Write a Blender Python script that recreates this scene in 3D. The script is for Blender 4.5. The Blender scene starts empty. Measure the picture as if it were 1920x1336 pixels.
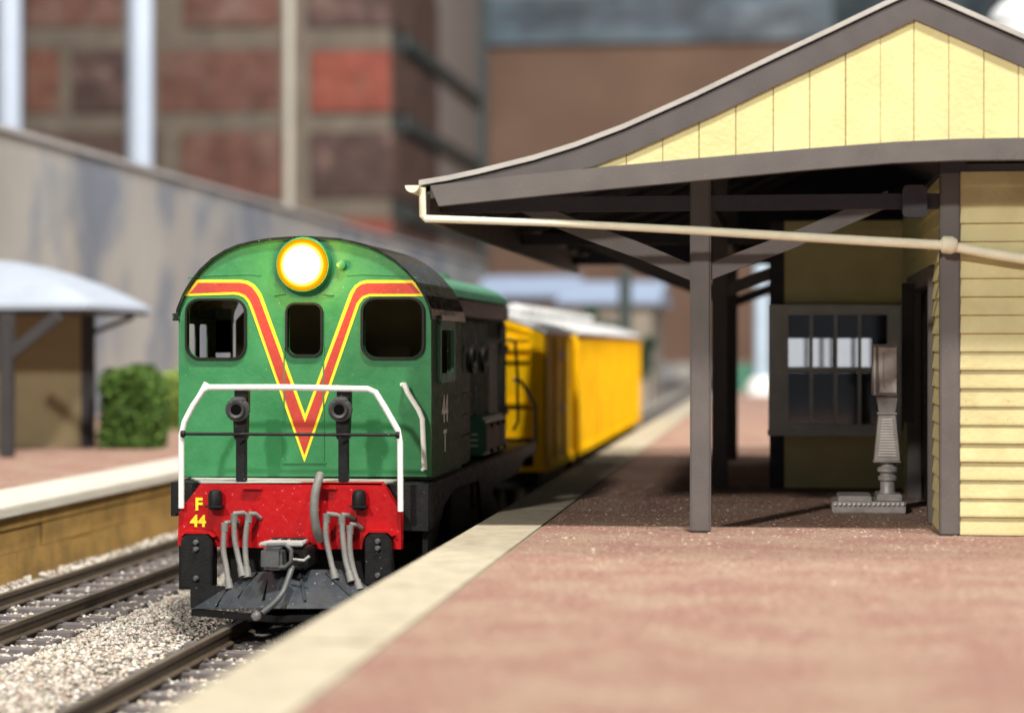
import bpy, math, random
import numpy as np
from mathutils import Vector, Matrix

random.seed(11)
rng = np.random.default_rng(5)
sc = bpy.context.scene
COL = sc.collection

# ------------------------------------------------------------------ camera model
F, PSI, PITCH, CAMZ = 3900.0, math.atan(500 / 3900), math.atan(18 / 3900), 1.88
cp, sp, cs, sn = math.cos(PITCH), math.sin(PITCH), math.cos(PSI), math.sin(PSI)

def ray(px, py):
    x, y, z = (px - 960) / F, 1.0, -(py - 668) / F
    y, z = y * cp + z * sp, z * cp - y * sp
    return x * cs - y * sn, x * sn + y * cs, z

def P(px, py, Y):            # point of the photograph at a distance Y along the track
    x, y, z = ray(px, py)
    t = Y / y
    return Vector((x * t, Y, CAMZ + z * t))

def PZ(px, py, Z):           # point of the photograph lying on a level plane
    x, y, z = ray(px, py)
    t = (Z - CAMZ) / z
    return Vector((x * t, y * t, Z))

def Q(px, py, Y):
    v = P(px, py, Y)
    return (v.x, v.z)

# ------------------------------------------------------------------ materials
MATS = {}

def M(name, col, rough=0.5, var=0.15, vs=2.0, bump=0.0, bs=40.0, metal=0.0, col2=None, c2s=3.0, c2lo=0.45, c2hi=0.6,
      speck=0.0, spcol=(0.75, 0.74, 0.68), sps=60.0, spec=0.5, stretch=None, island=None, coat=0.0, bdist=0.02, detail=6.0):
    m = bpy.data.materials.new(name)
    m.use_nodes = True
    nt = m.node_tree
    N, L = nt.nodes, nt.links
    b = N['Principled BSDF']
    b.inputs['Roughness'].default_value = rough
    b.inputs['Metallic'].default_value = metal
    b.inputs['Specular IOR Level'].default_value = spec
    b.inputs['Coat Weight'].default_value = coat
    tc = N.new('ShaderNodeTexCoord')
    vec = tc.outputs['Object']
    if stretch:
        mp = N.new('ShaderNodeMapping')
        mp.inputs['Scale'].default_value = stretch
        L.new(vec, mp.inputs['Vector'])
        vec2 = mp.outputs['Vector']
    else:
        vec2 = vec

    def noise(scale, v, det=detail, rgh=0.6):
        n = N.new('ShaderNodeTexNoise')
        n.inputs['Scale'].default_value = scale
        n.inputs['Detail'].default_value = det
        n.inputs['Roughness'].default_value = rgh
        L.new(v, n.inputs['Vector'])
        return n.outputs['Fac']

    def ramp(fac, stops, interp='LINEAR'):
        r = N.new('ShaderNodeValToRGB')
        r.color_ramp.interpolation = interp
        e = r.color_ramp.elements
        while len(e) < len(stops):
            e.new(0.5)
        for el, (p, c) in zip(e, stops):
            el.position = p
            el.color = (c[0], c[1], c[2], 1) if not isinstance(c, (int, float)) else (c, c, c, 1)
        L.new(fac, r.inputs['Fac'])
        return r.outputs['Color']

    def mix(a, bcol, fac, mode='MIX'):
        mx = N.new('ShaderNodeMix')
        mx.data_type = 'RGBA'
        mx.blend_type = mode
        ins = [i for i in mx.inputs if i.type == 'RGBA']
        for sock, v in ((ins[0], a), (ins[1], bcol)):
            if isinstance(v, tuple):
                sock.default_value = (v[0], v[1], v[2], 1)
            else:
                L.new(v, sock)
        f = [i for i in mx.inputs if i.name == 'Factor' and i.type == 'VALUE'][0]
        if isinstance(fac, (int, float)):
            f.default_value = fac
        else:
            L.new(fac, f)
        return [o for o in mx.outputs if o.type == 'RGBA'][0]

    if island:
        g = N.new('ShaderNodeNewGeometry')
        n = len(island)
        c = ramp(g.outputs['Random Per Island'], [(i / n, k) for i, k in enumerate(island)], 'CONSTANT')
    else:
        c = tuple(col)
    if col2:
        f = ramp(noise(c2s, vec2), [(c2lo, 0.0), (c2hi, 1.0)])
        c = mix(c, tuple(col2), f)
    if var:
        f = ramp(noise(vs, vec2), [(0.25, 1 - var), (0.75, 1 + var)])
        c = mix(c, f, 1.0, 'MULTIPLY')
    if speck:
        f = ramp(noise(sps, vec, 2.0, 0.5), [(0.72 - speck, 0.0), (0.76 - speck, 0.75)])
        c = mix(c, tuple(spcol), f)
    if isinstance(c, tuple):
        b.inputs['Base Color'].default_value = (c[0], c[1], c[2], 1)
    else:
        L.new(c, b.inputs['Base Color'])
    if rough < 0.95 and not island:
        f = ramp(noise(vs * 4, vec), [(0.3, max(0.03, rough - 0.12)), (0.7, min(1, rough + 0.12))])
        L.new(f, b.inputs['Roughness'])
    if bump:
        bp = N.new('ShaderNodeBump')
        bp.inputs['Strength'].default_value = bump
        bp.inputs['Distance'].default_value = bdist
        L.new(noise(bs, vec), bp.inputs['Height'])
        L.new(bp.outputs['Normal'], b.inputs['Normal'])
    MATS[name] = m
    return m

def EM(name, col, strength):
    m = bpy.data.materials.new(name)
    m.use_nodes = True
    nt = m.node_tree
    nt.nodes.remove(nt.nodes['Principled BSDF'])
    e = nt.nodes.new('ShaderNodeEmission')
    e.inputs['Color'].default_value = (*col, 1)
    e.inputs['Strength'].default_value = strength
    nt.links.new(e.outputs[0], nt.nodes['Material Output'].inputs['Surface'])
    MATS[name] = m
    return m

# locomotive
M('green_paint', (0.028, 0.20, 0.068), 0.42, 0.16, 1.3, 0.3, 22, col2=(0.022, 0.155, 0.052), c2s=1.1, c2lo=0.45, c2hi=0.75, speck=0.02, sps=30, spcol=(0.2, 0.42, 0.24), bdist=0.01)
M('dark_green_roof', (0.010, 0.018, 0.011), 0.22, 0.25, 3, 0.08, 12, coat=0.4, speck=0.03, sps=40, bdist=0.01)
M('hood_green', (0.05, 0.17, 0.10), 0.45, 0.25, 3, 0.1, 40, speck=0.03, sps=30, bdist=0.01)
M('hood_side_shaded', (0.026, 0.036, 0.026), 0.65, 0.25, 2.5, 0.15, 30, spec=0.15, speck=0.03, sps=26)  # hood green darkened and greyed, side shade put into the colour
M('cab_side_shaded', (0.026, 0.078, 0.030), 0.55, 0.2, 2.5, 0.12, 30, speck=0.02, sps=30)  # cab green with the shade of the side put into the colour
M('maroon', (0.07, 0.020, 0.018), 0.5, 0.2, 3, 0.1, 40)
M('red_stripe', (0.42, 0.040, 0.026), 0.42, 0.1, 5, 0.25, 30, speck=0.015, sps=45, spcol=(0.75, 0.2, 0.15), bdist=0.01)
M('yellow_stripe', (0.80, 0.66, 0.02), 0.45, 0.06, 5, 0.1, 60)
M('beam_red', (0.40, 0.001, 0.004), 0.42, 0.14, 3, 0.35, 18, speck=0.035, sps=26, spcol=(0.62, 0.12, 0.11), bdist=0.01, spec=0.3)
M('black_paint', (0.006, 0.006, 0.0065), 0.5, 0.3, 3, 0.2, 40, spec=0.28, speck=0.012, sps=30, spcol=(0.18, 0.18, 0.18))
M('rubber', (0.007, 0.0065, 0.006), 0.5, 0.2, 6, 0.2, 60, spec=0.3)
M('matte_black', (0.004, 0.004, 0.004), 0.9, 0.0, spec=0.02)
M('socket_grey', (0.035, 0.035, 0.036), 0.45, 0.2, 6, 0.2, 40)
M('white_paint', (0.82, 0.82, 0.80), 0.4, 0.05, 6, 0.1, 50)
M('deck_grey', (0.38, 0.385, 0.37), 0.6, 0.2, 4, 0.2, 40)
M('hose_grey', (0.165, 0.16, 0.15), 0.55, 0.25, 8, 0.3, 60)
M('plough_grey', (0.040, 0.046, 0.053), 0.40, 0.3, 4, 0.25, 30, speck=0.03, sps=24, spcol=(0.25, 0.28, 0.3))
M('coupler_grey', (0.075, 0.078, 0.08), 0.45, 0.25, 6, 0.2, 40)
M('steel', (0.45, 0.45, 0.45), 0.35, 0.1, 6, metal=0.8)
M('cab_inside', (0.16, 0.13, 0.045), 0.7, 0.2, 3)
M('box_green', (0.03, 0.17, 0.10), 0.4, 0.15, 4, 0.15, 40)
M('box_door_sheen', (0.42, 0.33, 0.30), 0.6, 0.2, 5, 0.2, 40)  # light reflected off the green box side, put into the colour
# wagons
M('wagon_yellow', (0.88, 0.51, 0.004), 0.6, 0.05, 2.5, 0.12, 24, bdist=0.015, col2=(0.78, 0.43, 0.004), c2s=1.2, spec=0.04)
M('wagon_roof', (0.4056, 0.4134, 0.4134), 0.5, 0.3, 1.5, 0.5, 7, col2=(0.546, 0.5538, 0.5616), c2s=2.2, bdist=0.05)
# building
M('cream_boards', (0.69, 0.61, 0.30), 0.6, 0.10, 2.2, 0.6, 20, col2=(0.67, 0.59, 0.28), c2s=1.6, bdist=0.012)
M('cream_wall', (0.58, 0.515, 0.265), 0.6, 0.12, 1.6, 0.5, 20, col2=(0.52, 0.45, 0.22), c2s=1.4, bdist=0.012)
M('seam_ochre', (0.20, 0.15, 0.06), 0.8, 0.2, 3)
M('trim_brown', (0.108, 0.095, 0.090), 0.6, 0.16, 3.0, 0.25, 50, speck=0.012, sps=70, spcol=(0.3, 0.26, 0.24), bdist=0.01)
M('barge_brown', (0.078, 0.066, 0.065), 0.6, 0.18, 3.0, 0.25, 50, speck=0.01, sps=70, spcol=(0.2, 0.18, 0.17), bdist=0.01)
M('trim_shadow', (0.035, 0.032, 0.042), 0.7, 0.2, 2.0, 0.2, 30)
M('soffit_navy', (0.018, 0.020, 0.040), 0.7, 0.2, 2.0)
M('roof_sheet', (0.38, 0.365, 0.34), 0.55, 0.2, 2.0, 0.2, 20)
M('pipe_cream', (0.78, 0.74, 0.56), 0.45, 0.08, 5, 0.2, 30)
M('window_frame', (0.56, 0.58, 0.57), 0.6, 0.18, 3, 0.25, 40)
M('blind_brown', (0.07, 0.055, 0.05), 0.8, 0.2, 4)
M('door_dark', (0.008, 0.007, 0.007), 0.5, 0.2, 4)
M('room_dark', (0.05, 0.05, 0.055), 0.8, 0.2, 1)
M('scale_metal', (0.36, 0.335, 0.32), 0.42, 0.25, 8, 0.25, 50, metal=0.25)
M('scale_light', (0.78, 0.73, 0.70), 0.45, 0.15, 8, 0.2, 50, metal=0.2)
M('pale_panel', (0.50, 0.54, 0.60), 0.6, 0.05, 2)
# ground
M('platform_pink', (0.2993, 0.1681, 0.1353), 0.95, 0.42, 14.0, 1.0, 24, col2=(0.3526, 0.246, 0.1845), c2s=1.2, c2lo=0.40, c2hi=0.62, speck=0.10, sps=26,
  spcol=(0.451, 0.3444, 0.2911), bdist=0.06, spec=0.15, detail=9)
M('grit', (0.328, 0.246, 0.205), 0.9, 0.1, 4, spec=0.1, island=[(0.3116, 0.1886, 0.1517), (0.2214, 0.1271, 0.0984), (0.3608, 0.246, 0.1886), (0.2788, 0.164, 0.1271), (0.4756, 0.3854, 0.328), (0.164, 0.0943, 0.0738), (0.328, 0.2132, 0.164)])
M('coping_cream', (0.3528, 0.315, 0.2394), 0.9, 0.16, 5.0, 0.6, 34, col2=(0.2856, 0.2478, 0.1806), c2s=3.2, c2lo=0.46, c2hi=0.70, spec=0.2, bdist=0.015, speck=0.05, sps=30, spcol=(0.2772, 0.2436, 0.1848))
M('coping_white', (0.4752, 0.4464, 0.3888), 0.9, 0.12, 1.0, 0.4, 20, spec=0.2)
M('ochre_wall', (0.33, 0.20, 0.06), 0.85, 0.22, 1.1, 0.5, 14, col2=(0.24, 0.15, 0.05), c2s=2.0, spec=0.2)
M('platform_wall', (0.10, 0.085, 0.06), 0.9, 0.2, 2, 0.4, 20)
M('bed', (0.33, 0.30, 0.25), 0.95, 0.3, 3.0, 1.0, 14, col2=(0.18, 0.16, 0.13), c2s=14, bdist=0.05)
M('stones', (0.39, 0.39, 0.39), 0.85, 0.18, 9, spec=0.3,
  island=[(0.4524, 0.4134, 0.351), (0.5148, 0.4836, 0.429), (0.3276, 0.2886, 0.2418), (0.468, 0.39, 0.3276), (0.546, 0.5226, 0.4836), (0.234, 0.2028, 0.1716),
          (0.4836, 0.4446, 0.3588), (0.4056, 0.312, 0.273), (0.5616, 0.546, 0.5148), (0.2808, 0.2496, 0.2184), (0.156, 0.1326, 0.1248)])
M('rail_brown', (0.063, 0.0468, 0.0312), 0.55, 0.25, 3, 0.3, 30, spec=0.4)
M('rail_top', (0.20, 0.17, 0.13), 0.38, 0.2, 3, metal=0.5)
M('sleeper', (0.124, 0.108, 0.108), 0.75, 0.25, 5, 0.5, 22, stretch=(1, 5, 5))
M('floor_grey', (0.26, 0.255, 0.24), 0.85, 0.3, 0.12, 0.3, 3, col2=(0.38, 0.36, 0.33), c2s=0.2)
M('concrete', (0.29, 0.28, 0.262), 0.8, 0.2, 0.5, 0.3, 6, col2=(0.145, 0.165, 0.205), c2s=0.8, c2lo=0.45, c2hi=0.62, stretch=(1, 0.32, 0.26), detail=3)
M('concrete_cap', (0.33, 0.32, 0.32), 0.8, 0.1, 1)
M('shelter_roof', (0.31, 0.345, 0.41), 0.55, 0.08, 1.0, 0.1, 10)
M('shelter_wall', (0.28, 0.22, 0.12), 0.8, 0.1, 2, 0.2, 15)
M('shelter_dark', (0.03, 0.028, 0.03), 0.7, 0.2, 2)
# background
M('brick', (0.3, 0.1, 0.08), 0.85, 0.4, 0.4, 0.6, 1.2, bdist=0.4, spec=0.2, col2=(0.23, 0.145, 0.115), c2s=0.28, c2lo=0.5, c2hi=0.68,
  island=[(0.125, 0.062, 0.047), (0.175, 0.083, 0.062), (0.10, 0.062, 0.053), (0.20, 0.092, 0.062), (0.15, 0.066, 0.05), (0.115, 0.075, 0.06)])
M('brick_red', (0.28, 0.082, 0.056), 0.85, 0.35, 0.35, 0.5, 1.2, col2=(0.32, 0.15, 0.10), c2s=0.3, c2lo=0.55, c2hi=0.75, bdist=0.3, spec=0.2)
M('mortar', (0.185, 0.15, 0.115), 0.9, 0.3, 0.35, 0.5, 1.5, bdist=0.3, spec=0.2)
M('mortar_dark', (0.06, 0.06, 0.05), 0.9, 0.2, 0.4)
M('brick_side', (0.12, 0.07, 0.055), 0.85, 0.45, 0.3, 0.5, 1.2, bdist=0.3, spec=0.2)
M('plaster', (0.36, 0.29, 0.25), 0.85, 0.1, 0.2)
M('green_metal', (0.045, 0.062, 0.058), 0.5, 0.2, 0.4)
M('tan_wall', (0.255, 0.155, 0.105), 0.85, 0.2, 0.12, 0.3, 1.0, spec=0.2)
M('tan_base', (0.36, 0.31, 0.26), 0.85, 0.1, 0.2)
M('blue_grey', (0.10, 0.145, 0.17), 0.5, 0.5, 0.09, col2=(0.035, 0.045, 0.06), c2s=0.07, stretch=(1, 1, 2.2))
M('teal_dark', (0.012, 0.028, 0.034), 0.6, 0.3, 0.1)
M('pole_white', (0.52, 0.59, 0.68), 0.35, 0.05, 0.5)
M('pole_beige', (0.50, 0.45, 0.36), 0.5, 0.08, 0.5)
M('pole_blue', (0.42, 0.54, 0.66), 0.45, 0.08, 1)
M('model_roof_blue', (0.27, 0.33, 0.43), 0.6, 0.12, 0.5)
M('model_wall', (0.20, 0.155, 0.15), 0.8, 0.25, 0.5)
M('model_wall_tan', (0.34, 0.29, 0.235), 0.8, 0.2, 0.5)
M('model_window', (0.06, 0.07, 0.09), 0.3, 0.1, 1)
M('fence_green', (0.05, 0.19, 0.12), 0.6, 0.2, 1)
M('dome_white', (0.55, 0.57, 0.59), 0.4, 0.04, 1)
M('dome_grey', (0.45, 0.48, 0.50), 0.5, 0.05, 1)
M('leaf', (0.08, 0.15, 0.03), 0.7, 0.3, 4, spec=0.2,
  island=[(0.055, 0.115, 0.020), (0.085, 0.16, 0.030), (0.04, 0.085, 0.018), (0.11, 0.18, 0.035), (0.07, 0.13, 0.03)])
M('leaf_light', (0.2, 0.3, 0.06), 0.7, 0.3, 4, spec=0.2,
  island=[(0.20, 0.29, 0.06), (0.25, 0.33, 0.07), (0.14, 0.23, 0.05), (0.29, 0.36, 0.10)])
M('leaf_dark', (0.03, 0.06, 0.03), 0.7, 0.3, 4, spec=0.2, island=[(0.02, 0.06, 0.035), (0.03, 0.085, 0.045), (0.035, 0.07, 0.03)])
M('bark', (0.10, 0.08, 0.06), 0.9, 0.2, 5)
M('hall_wall', (0.30, 0.28, 0.26), 0.9, 0.1, 0.02)

gl = bpy.data.materials.new('window_glass')
gl.use_nodes = True
_nt = gl.node_tree
_b = _nt.nodes['Principled BSDF']
_b.inputs['Base Color'].default_value = (0.5, 0.53, 0.58, 1)
_b.inputs['Roughness'].default_value = 0.06
_tr = _nt.nodes.new('ShaderNodeBsdfTransparent')
_tr.inputs['Color'].default_value = (0.86, 0.88, 0.90, 1)
_gs = _nt.nodes.new('ShaderNodeBsdfGlossy')
_gs.inputs['Roughness'].default_value = 0.08
_mx = _nt.nodes.new('ShaderNodeMixShader')
_mx.inputs[0].default_value = 0.06
_nt.links.new(_tr.outputs[0], _mx.inputs[1])
_nt.links.new(_gs.outputs[0], _mx.inputs[2])
_nt.links.new(_mx.outputs[0], _nt.nodes['Material Output'].inputs['Surface'])
MATS['window_glass'] = gl

# ------------------------------------------------------------------ mesh helper
class MB:
    def __init__(s):
        s.v, s.f, s.m = [], [], []
        s.mi = 0

    def add(s, vs, fs):
        o = len(s.v)
        s.v += [tuple(p) for p in vs]
        for f in fs:
            s.f.append(tuple(i + o for i in f))
            s.m.append(s.mi)
        return s

    def box(s, x0, x1, y0, y1, z0, z1):
        v = [(x, y, z) for z in (z0, z1) for y in (y0, y1) for x in (x0, x1)]
        return s.add(v, [(0, 2, 3, 1), (4, 5, 7, 6), (0, 1, 5, 4), (2, 6, 7, 3), (0, 4, 6, 2), (1, 3, 7, 5)])

    def bar(s, a, b, w, h, side=(0, 1, 0)):        # square bar from a to b, w along side, h across
        a, b, sd = Vector(a), Vector(b), Vector(side)
        d = (b - a).normalized()
        sd = (sd - d * sd.dot(d)).normalized()
        up = d.cross(sd)
        v = [p + sd * (i * w / 2) + up * (j * h / 2) for p in (a, b) for i, j in ((-1, -1), (1, -1), (1, 1), (-1, 1))]
        return s.add(v, [(3, 2, 1, 0), (4, 5, 6, 7), (0, 1, 5, 4), (1, 2, 6, 5), (2, 3, 7, 6), (3, 0, 4, 7)])

    def tube(s, pts, r, n=10, smooth_pts=False):
        pts = [Vector(p) for p in pts]
        rs = r if isinstance(r, (list, tuple)) else [r] * len(pts)
        if smooth_pts and len(pts) > 2:
            np_, nr = [], []
            for i in range(len(pts) - 1):
                p0, p1, p2, p3 = pts[max(i - 1, 0)], pts[i], pts[i + 1], pts[min(i + 2, len(pts) - 1)]
                for k in range(6):
                    t = k / 6
                    np_.append(0.5 * (2 * p1 + (p2 - p0) * t + (2 * p0 - 5 * p1 + 4 * p2 - p3) * t * t + (3 * p1 - p0 - 3 * p2 + p3) * t ** 3))
                    nr.append(rs[i] * (1 - t) + rs[i + 1] * t)
            np_.append(pts[-1]); nr.append(rs[-1])
            pts, rs = np_, nr
        vs, fs = [], []
        ref = None
        for i, p in enumerate(pts):
            d = (pts[min(i + 1, len(pts) - 1)] - pts[max(i - 1, 0)]).normalized()
            if ref is None:
                ref = Vector((0, 0, 1)) if abs(d.z) < 0.9 else Vector((1, 0, 0))
            u = (ref - d * ref.dot(d)).normalized()
            ref = u
            w = d.cross(u)
            for k in range(n):
                a = 2 * math.pi * k / n
                vs.append(p + (u * math.cos(a) + w * math.sin(a)) * rs[i])
        for i in range(len(pts) - 1):
            for k in range(n):
                k2 = (k + 1) % n
                fs.append((i * n + k, i * n + k2, (i + 1) * n + k2, (i + 1) * n + k))
        fs.append(tuple(range(n))[::-1])
        fs.append(tuple((len(pts) - 1) * n + k for k in range(n)))
        return s.add(vs, fs)

    def prism(s, poly, a0, a1, axis='Y'):          # polygon (u,z) extruded along Y (u=x) or X (u=y), or (x,y) along Z
        n = len(poly)
        mk = {'Y': lambda u, w, a: (u, a, w), 'X': lambda u, w, a: (a, u, w), 'Z': lambda u, w, a: (u, w, a)}[axis]
        v = [mk(u, w, a0) for u, w in poly] + [mk(u, w, a1) for u, w in poly]
        f = [tuple(range(n)), tuple(range(2 * n - 1, n - 1, -1))]
        f += [(i, n + i, n + (i + 1) % n, (i + 1) % n) for i in range(n)]
        return s.add(v, f)

    def strip(s, up, lo, a0, a1, axis='Y'):        # band between two polylines with as many points, extruded
        for i in range(len(up) - 1):
            s.prism([up[i], up[i + 1], lo[i + 1], lo[i]], a0, a1, axis)
        return s

    def lathe(s, prof, c, axis=(0, 0, 1), n=20):   # profile [(r, h)]
        c, ax = Vector(c), Vector(axis).normalized()
        u = Vector((1, 0, 0)) if abs(ax.x) < 0.9 else Vector((0, 1, 0))
        u = (u - ax * u.dot(ax)).normalized()
        w = ax.cross(u)
        vs, fs = [], []
        for r, h in prof:
            for k in range(n):
                a = 2 * math.pi * k / n
                vs.append(c + ax * h + (u * math.cos(a) + w * math.sin(a)) * r)
        for i in range(len(prof) - 1):
            for k in range(n):
                k2 = (k + 1) % n
                fs.append((i * n + k, i * n + k2, (i + 1) * n + k2, (i + 1) * n + k))
        fs.append(tuple(range(n))[::-1])
        fs.append(tuple((len(prof) - 1) * n + k for k in range(n)))
        return s.add(vs, fs)

    def plate(s, outline, holes, a0, a1, axis='Y'):   # flat plate with holes
        cu = bpy.data.curves.new('tmp', 'CURVE')
        cu.dimensions = '2D'
        cu.fill_mode = 'BOTH'
        cu.extrude = abs(a1 - a0) / 2
        for poly in [outline] + list(holes):
            spn = cu.splines.new('POLY')
            spn.points.add(len(poly) - 1)
            for pt, (x, y) in zip(spn.points, poly):
                pt.co = (x, y, 0, 1)
            spn.use_cyclic_u = True
        return s.from_curve(cu, (a0 + a1) / 2, axis)

    def from_curve(s, cu, mid, axis='Y', off=(0, 0)):
        ob = bpy.data.objects.new('tmp', cu)
        COL.objects.link(ob)
        dg = bpy.context.evaluated_depsgraph_get()
        me = bpy.data.meshes.new_from_object(ob.evaluated_get(dg))
        mk = {'Y': lambda x, y, z: (x + off[0], mid - z, y + off[1]), 'X': lambda x, y, z: (mid + z, x + off[0], y + off[1])}[axis]
        s.add([mk(*v.co) for v in me.vertices], [tuple(p.vertices) for p in me.polygons])
        bpy.data.objects.remove(ob)
        bpy.data.meshes.remove(me)
        bpy.data.curves.remove(cu)
        return s

    def text(s, body, size, x, z, mid, ext=0.008, axis='Y', bold=0.0):
        cu = bpy.data.curves.new('tmp', 'FONT')
        cu.body = body
        cu.size = size
        cu.extrude = ext / 2
        cu.offset = bold
        cu.align_x = 'CENTER'
        return s.from_curve(cu, mid, axis, (x, z))

    def build(s, name, mat, parent=None, smooth=None, bevel=0.0, loc=None):
        mats = mat if isinstance(mat, list) else [mat]
        root = Vector((0, 0, 0))
        if parent is not None:
            q = parent
            while q is not None:
                root += q.location
                q = q.parent
        base = root if parent is not None else Vector(loc if loc is not None else (0, 0, 0))
        me = bpy.data.meshes.new(name)
        me.from_pydata([tuple(Vector(v) - base) for v in s.v], [], s.f)
        me.polygons.foreach_set('material_index', s.m)
        for m in mats:
            me.materials.append(MATS[m])
        me.validate()
        import bmesh
        bm = bmesh.new()
        bm.from_mesh(me)
        bmesh.ops.recalc_face_normals(bm, faces=bm.faces)
        if bevel:
            bmesh.ops.remove_doubles(bm, verts=bm.verts, dist=1e-5)
            ed = [e for e in bm.edges if len(e.link_faces) == 2 and e.calc_face_angle(0) > 0.6]
            bmesh.ops.bevel(bm, geom=ed, offset=bevel, segments=2, affect='EDGES', clamp_overlap=True)
        bm.to_mesh(me)
        bm.free()
        if smooth or bevel:
            me.polygons.foreach_set('use_smooth', [True] * len(me.polygons))
            me.set_sharp_from_angle(angle=math.radians(smooth if smooth else 40))
        o = bpy.data.objects.new(name, me)
        COL.objects.link(o)
        if parent is not None:
            o.parent = parent
        else:
            o.location = base
        return o

def tag(o, label=None, cat=None, group=None, kind=None):
    for k, v in (('label', label), ('category', cat), ('group', group), ('kind', kind)):
        if v:
            o[k] = v
    return o

def thing(name, loc, label, cat, group=None):
    o = bpy.data.objects.new(name, None)
    o.empty_display_size = 0.3
    COL.objects.link(o)
    o.location = loc
    bpy.context.view_layer.update()
    return tag(o, label, cat, group)

def rrect(x0, x1, z0, z1, r, n=5):
    out = []
    for cx, cz, a0 in ((x1 - r, z1 - r, 0), (x0 + r, z1 - r, 90), (x0 + r, z0 + r, 180), (x1 - r, z0 + r, 270)):
        for k in range(n + 1):
            a = math.radians(a0 + 90 * k / n)
            out.append((cx + r * math.cos(a), cz + r * math.sin(a)))
    return out

def prect(x0, y0, x1, y1, Y, r):        # rounded rectangle given in picture units on the plane Y
    a, b = Q(x0, y1, Y), Q(x1, y0, Y)
    return rrect(a[0], b[0], a[1], b[1], r)

RT = -0.97                      # rail top
# =================================================================== GROUND
g = MB().box(-160, 160, -20, 420, -1.9, -1.38)
tag(g.build('ground', 'floor_grey'), 'grey layout board under the tracks and far buildings', 'ground', kind='structure')
# ballast bed
PE = -3.18
bd = MB()
xs = np.linspace(-9.7, PE + 0.1, 60)
ys = np.concatenate([np.linspace(8, 40, 120), np.linspace(41, 190, 60)])
T1, T2, HG = -8.37, -5.03, 0.52
def bedz(x):
    z = RT - 0.245
    m = min(abs(x - T1), abs(x - T2))
    if m > 0.98:
        z += 0.05 * min(1, (m - 0.98) / 0.3)
    return z
for y in ys:
    for x in xs:
        bd.v.append((x, y, bedz(x) + random.uniform(-0.012, 0.012)))
nx = len(xs)
for j in range(len(ys) - 1):
    for i in range(nx - 1):
        bd.f.append((j * nx + i, j * nx + i + 1, (j + 1) * nx + i + 1, (j + 1) * nx + i)); bd.m.append(0)
tag(bd.build('track_bed', 'bed', smooth=60), 'pale stone bed the two tracks lie on', 'track bed', kind='structure')

# loose stones as one mass
def stones(n, x0, x1, y0, y1, smin, smax):
    x = rng.uniform(x0, x1, n); y = rng.uniform(y0, y1, n)
    m = np.minimum(np.abs(x - T1), np.abs(x - T2))
    keep = np.abs(m - HG) > 0.075
    ph = (y - 10.0) % 0.62
    onsl = (m < 1.0) & (ph < 0.28)
    keep &= ~(onsl & (rng.random(n) > 0.10))
    x, y, m, onsl = x[keep], y[keep], m[keep], onsl[keep]
    z = RT - 0.245 + 0.05 * np.clip((m - 0.98) / 0.3, 0, 1) + rng.uniform(-0.005, 0.035, len(x)) + np.where(onsl, 0.045, 0)
    return x, y, z, rng.uniform(smin, smax, len(x))
parts = [stones(62000, -9.75, PE, 14.5, 26, 0.016, 0.036), stones(14000, -9.75, PE, 26, 40, 0.032, 0.055), stones(6000, -9.75, PE, 40, 60, 0.05, 0.08)]
X = np.concatenate([p[0] for p in parts]); Yv = np.concatenate([p[1] for p in parts])
Z = np.concatenate([p[2] for p in parts]); S = np.concatenate([p[3] for p in parts])
n = len(X)
octv = np.array([(1, 0, 0), (-1, 0, 0), (0, 1, 0), (0, -1, 0), (0, 0, 1), (0, 0, -1)], float)
octf = np.array([(0, 2, 4), (2, 1, 4), (1, 3, 4), (3, 0, 4), (2, 0, 5), (1, 2, 5), (3, 1, 5), (0, 3, 5)])
q = rng.normal(size=(n, 4)); q /= np.linalg.norm(q, axis=1, keepdims=True)
w_, x_, y_, z_ = q.T
R = np.stack([1 - 2 * (y_**2 + z_**2), 2 * (x_ * y_ - z_ * w_), 2 * (x_ * z_ + y_ * w_),
              2 * (x_ * y_ + z_ * w_), 1 - 2 * (x_**2 + z_**2), 2 * (y_ * z_ - x_ * w_),
              2 * (x_ * z_ - y_ * w_), 2 * (y_ * z_ + x_ * w_), 1 - 2 * (x_**2 + y_**2)], axis=1).reshape(n, 3, 3)
loc = octv[None] * rng.uniform(0.65, 1.25, (n, 6, 1)) + rng.normal(0, 0.18, (n, 6, 3))
vv = np.einsum('nij,nkj->nki', R, loc) * S[:, None, None] * np.array([1.1, 1.1, 0.8]) + np.stack([X, Yv, Z], 1)[:, None, :]
ff = (octf[None] + (np.arange(n) * 6)[:, None, None]).reshape(-1, 3)
me = bpy.data.meshes.new('gravel')
me.vertices.add(n * 6); me.vertices.foreach_set('co', vv.reshape(-1))
me.loops.add(len(ff) * 3); me.loops.foreach_set('vertex_index', ff.reshape(-1).astype(np.int32))
me.polygons.add(len(ff)); me.polygons.foreach_set('loop_start', np.arange(0, len(ff) * 3, 3, dtype=np.int32))
me.update(calc_edges=True); me.validate()
me.materials.append(MATS['stones'])
go = bpy.data.objects.new('gravel', me); COL.objects.link(go)
tag(go, 'pale mixed gravel packed between and beside the rails', 'gravel', kind='stuff')

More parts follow.
